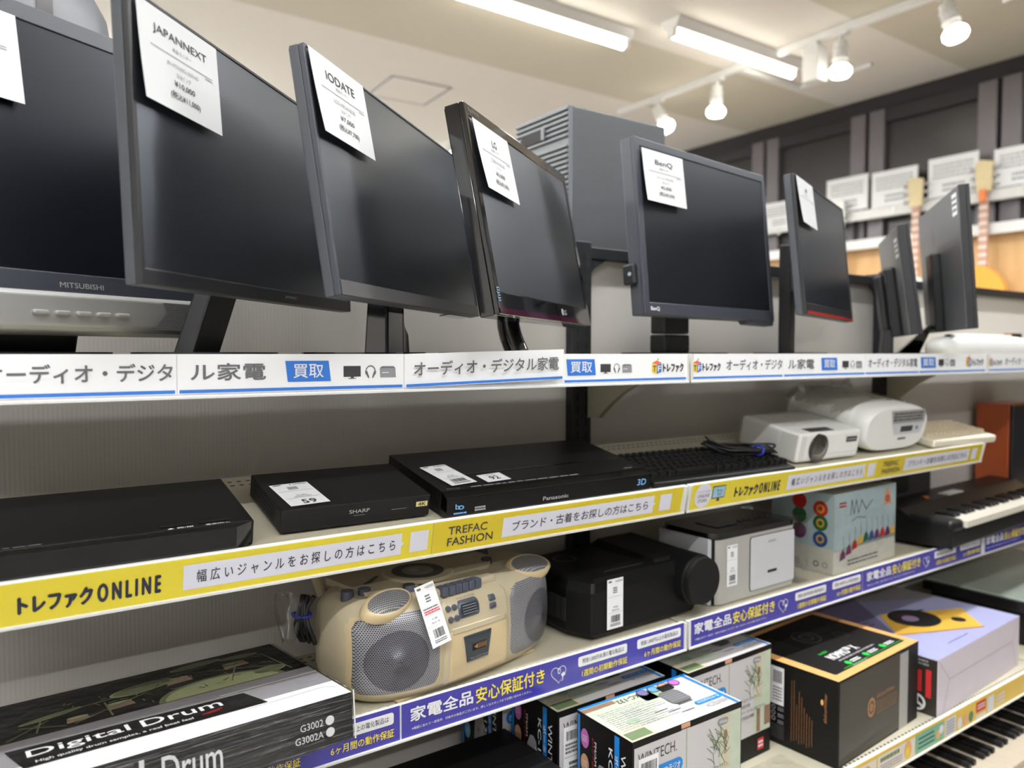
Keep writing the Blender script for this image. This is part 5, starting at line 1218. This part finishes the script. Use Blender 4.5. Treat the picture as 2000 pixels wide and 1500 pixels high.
g = G(); g.box(0, .322, 0, .262, 0, .148, 'carton_black'); g.bars(top(0, 0, .148), .2, .3, .02, .06, 'piano_grey', 3, .3, .0004); g.build('carton_body', r, bevel=.001)
g = G(); g.box(-.0006, .3226, .12, .16, .1, .1486, 'cable_black'); g.build('sealing_tape', r)

# black speaker carton with copper edges
r = thing('speaker_carton', 'black carton with copper coloured top edge and green print on its dark window lid', 'carton', (1.398, .8585, ZL + .0005), R(3.6))
RW, RD, RH = .352, .262, .178
g = G(); g.box(0, RW, 0, RD, 0, RH, 'carton_black')
F = front(0, 0, 0); g.rect(F, .004, .262, .004, RH - .004, 'carton_smoke', .0006); g.rect(F, .262, .302, .0, RH - .008, 'silver_plastic', .0008)
g.ring(F, .135, .088, .0115, .0165, 'copper_ink', .001, 28, 1.25); g.ring(F, .135, .088, .003, .007, 'copper_ink', .001, 20, 1.25)
g.line(F, [(.135, .076), (.135, .1)], .0015, 'copper_ink', .001); g.line(F, [(.124, .088), (.146, .088)], .0015, 'copper_ink', .001)
g.text(F, '#GoGreenWithRazer', .158, .238, .1, .110, 'copper_ink', .001); g.bars(F, .158, .25, .066, .095, 'copper_ink', 5, .2, .001, 5)
L_ = left(0, RD, 0)
g.rect(L_, .100, .142, .085, RH - .012, 'paper', .0006); g.barcode(L_, .116, .138, .132, .158, 'ink', .001, 4); g.bars(L_, .116, .138, .092, .125, 'ink_grey', 5, .4, .001, 6)
for k in range(3): g.ring(L_, .118, .077 - .012 * k, .003, .005, 'ink_pale', .0008); g.bars(L_, .128, .142, .072 - .014 * k, .081 - .014 * k, 'ink_pale', 2, .5, .0008)
g.bars(L_, .112, .144, .012, .042, 'ink_grey', 9, .3, .0008, 12)
for k in range(9): g.rect(L_, .160 + .0058 * k, .1607 + .0058 * k, .018 + .003 * (k % 3), (.148, .15, .10, .13, .12, .10, .09, .085, .08)[k], 'copper_ink', .0008)
g.text(L_, '#GoGreenWithRazer', .232, .239, .085, .145, 'copper_ink', .0008, 0, rot=90); g.disc(L_, .228, .125, .003, 'copper', .0008, .006)
T = top(0, 0, RH); g.rect(T, 0, RW, 0, RD, 'copper', .0004); g.rrect(T, .026, RW - .022, .02, RD - .014, .006, 'carton_black', .0007)
g.text(T, 'NOMMO™ X', .098, .206, .062, .086, 'white_ink', .0010, .03); g.text(T, 'RAZER', .098, .13, .094, .101, 'neon_green', .001, .02)
g.bars(T, .10, .25, .050, .057, 'ink_pale', 1, .7, .001, 3)
for k in range(3): g.disc(T, .108 + .075 * k, .037, .008, 'neon_green', .001); g.bars(T, .12 + .075 * k, .155 + .075 * k, .031, .043, 'white_ink', 2, .6, .001, k)
g.line(T, [(.07, .026), (RW - .024, .026)], .0014, 'neon_green', .001); g.bars(T, .1, .16, .021, .0245, 'ink_pale', 1, .8, .001)
g.ring(T, .17, .17, .03, .034, 'piano_grey', .001); g.ring(T, .17, .17, .014, .017, 'piano_grey', .001); g.disc(T, .25, .13, .024, 'piano_black', .001, .02); g.rect(T, .03, .1, .14, .22, 'piano_black', .0009)
g.build('carton_body', r, bevel=.0008)

# lavender turntable carton
r = thing('turntable_carton', 'large lavender carton printed with a gold record player', 'carton', (1.785, .853, ZL + .0005), R(3.0))
LW, LD, LH = .487, .37, .1325
g = G(); g.box(0, LW, 0, LD, 0, LH, 'lavender_pale')
T = top(0, 0, LH); g.rect(T, 0, LW, 0, LD, 'lavender', .0004); g.poly(T, [(0, .12), (.10, .15), (.30, LD), (0, LD)], 'purple_shade_print', .0007); g.poly(T, [(.16, LD), (LW, .20), (LW, LD)], 'carton_grey', .0006)  # shade of the shelf above painted in: purple at left, grey at right
g.poly(T, [(.087, .134), (.322, .026), (.43, .122), (.20, .235)], 'gold_print', .001); g.line(T, [(.087, .134), (.322, .026)], .006, 'copper_ink', .0012)
g.disc(T, .245, .165, .072, 'record_black', .0014, .062); g.disc(T, .232, .168, .024, 'mauve', .0017, .02); g.line(T, [(.33, .18), (.29, .19), (.27, .16)], .008, 'record_black', .0018); g.disc(T, .328, .088, .02, 'record_black', .0014, .017); g.line(T, [(.23, .2), (.25, .185)], .003, 'bell_red', .002)
g.bars(T, .13, .24, .03, .034, 'purple_shade_print', 1, .7, .001); g.bars(T, .03, .12, .2, .23, 'piano_grey', 2, .5, .001)
F = front(0, 0, 0); e = .06
g.line(F, [(0.004, LH - .002), (e, .075), (LW - e * .8, .075), (LW - .004, LH - .004)], .0012, 'crease'); g.line(F, [(e, .075), (.03, .004)], .0012, 'crease'); g.line(F, [(LW - e * .8, .075), (LW - .02, .004)], .0012, 'crease')
L_ = left(0, LD, 0); u0 = LD - .105
g.rect(L_, u0, LD - .001, 0, LH - .001, 'carton_smoke', .0006); g.rect(L_, u0 + .002, u0 + .022, .055, .104, 'ink_red', .0009); g.rect(L_, u0 + .06, u0 + .07, .05, .1, 'ink_red', .0009); g.rect(L_, LD - .026, LD - .014, .04, .105, 'ink_red', .0009); g.bars(L_, u0 + .03, u0 + .05, .06, .1, 'silver_plastic', 3, .5, .0009)
g.ring(L_, LD - .045, .024, .014, .0195, 'white_ink', .0009, 28, 1.0)
for a in (90, 210, 330): g.line(L_, [(LD - .045, .024), (LD - .045 + .015 * math.cos(R(a)), .024 + .015 * math.sin(R(a)))], .006, 'white_ink', .001)
g.bars(L_, u0 + .01, LD - .02, .112, .128, 'ink_pale', 2, .6, .0009)
g.build('carton_body', r, bevel=.0012)

# glass topped black deck
r = thing('audio_deck', 'wide flat black deck with a pale glass lid at the right edge', 'deck', (2.43, .90, ZL + .0005), 0)
g = G(); g.box(0, .6, .02, .29, .006, .1, 'piano_black'); g.build('case', r, bevel=.004)
g = G(); g.box(-.02, .62, .0, .305, .1, .128, 'gloss_black'); g.box(-.012, .612, .008, .297, .128, .1345, 'glass_pale'); g.build('glass_lid', r, bevel=.002, label='pale glass lid')
for x_ in (.05, .5): g = G(); g.box(x_, x_ + .04, .05, .26, 0, .007, 'cable_black'); g.build('foot', r)

# crumpled clear bag lying on the low shelf
g = G(); rnd = random.Random(9); n = 10
vs = [(.15 * i / n, .05 * j / n * 2, .004 + .016 * rnd.random() * math.sin(PI * i / n) * math.sin(PI * j / n)) for j in range(n + 1) for i in range(n + 1)]
fs = [(j * (n + 1) + i, j * (n + 1) + i + 1, (j + 1) * (n + 1) + i + 1, (j + 1) * (n + 1) + i) for j in range(n) for i in range(n)]
g.add(vs, fs, 'clear_film', None, True); tag(g.build('plastic_bag', loc=(1.2, .858, ZL + .001)), 'crumpled clear bag lying before the copper-edged speaker carton', 'plastic bag')

# ivory digital piano on the base shelf
r = thing('digital_piano', 'ivory digital piano with dark keys in the lower right corner, below the mustard signs', 'digital piano', (1.30, .735, .3005), 0)
g = G(); g.box(0, 1.35, .028, .34, .0, .118, 'piano_ivory'); g.box(0, 1.35, -.03, .028, .0, .09, 'piano_ivory'); g.box(0, .05, -.03, .34, .0, .142, 'piano_ivory'); g.box(1.30, 1.35, -.03, .34, .0, .142, 'piano_ivory'); g.box(0, 1.35, .185, .34, .1, .150, 'piano_ivory'); g.build('case', r, bevel=.004)
g = G(); g.box(0, 1.35, -.036, -.03, .0, .078, 'piano_black'); g.build('key_slip', r, bevel=.001)
for k in range(52):
    x_ = .055 + .0238 * k; b = G(); b.box(x_, x_ + .0228, .03, .183, .118, .135, 'piano_ivory'); b.build('white_key', r, bevel=.001, seg=1)
    if k % 7 not in (2, 6) and k < 51:
        b = G(); b.box(x_ + .0158, x_ + .0298, .085, .183, .135, .147, 'piano_black'); b.build('black_key', r, bevel=.001, seg=1)
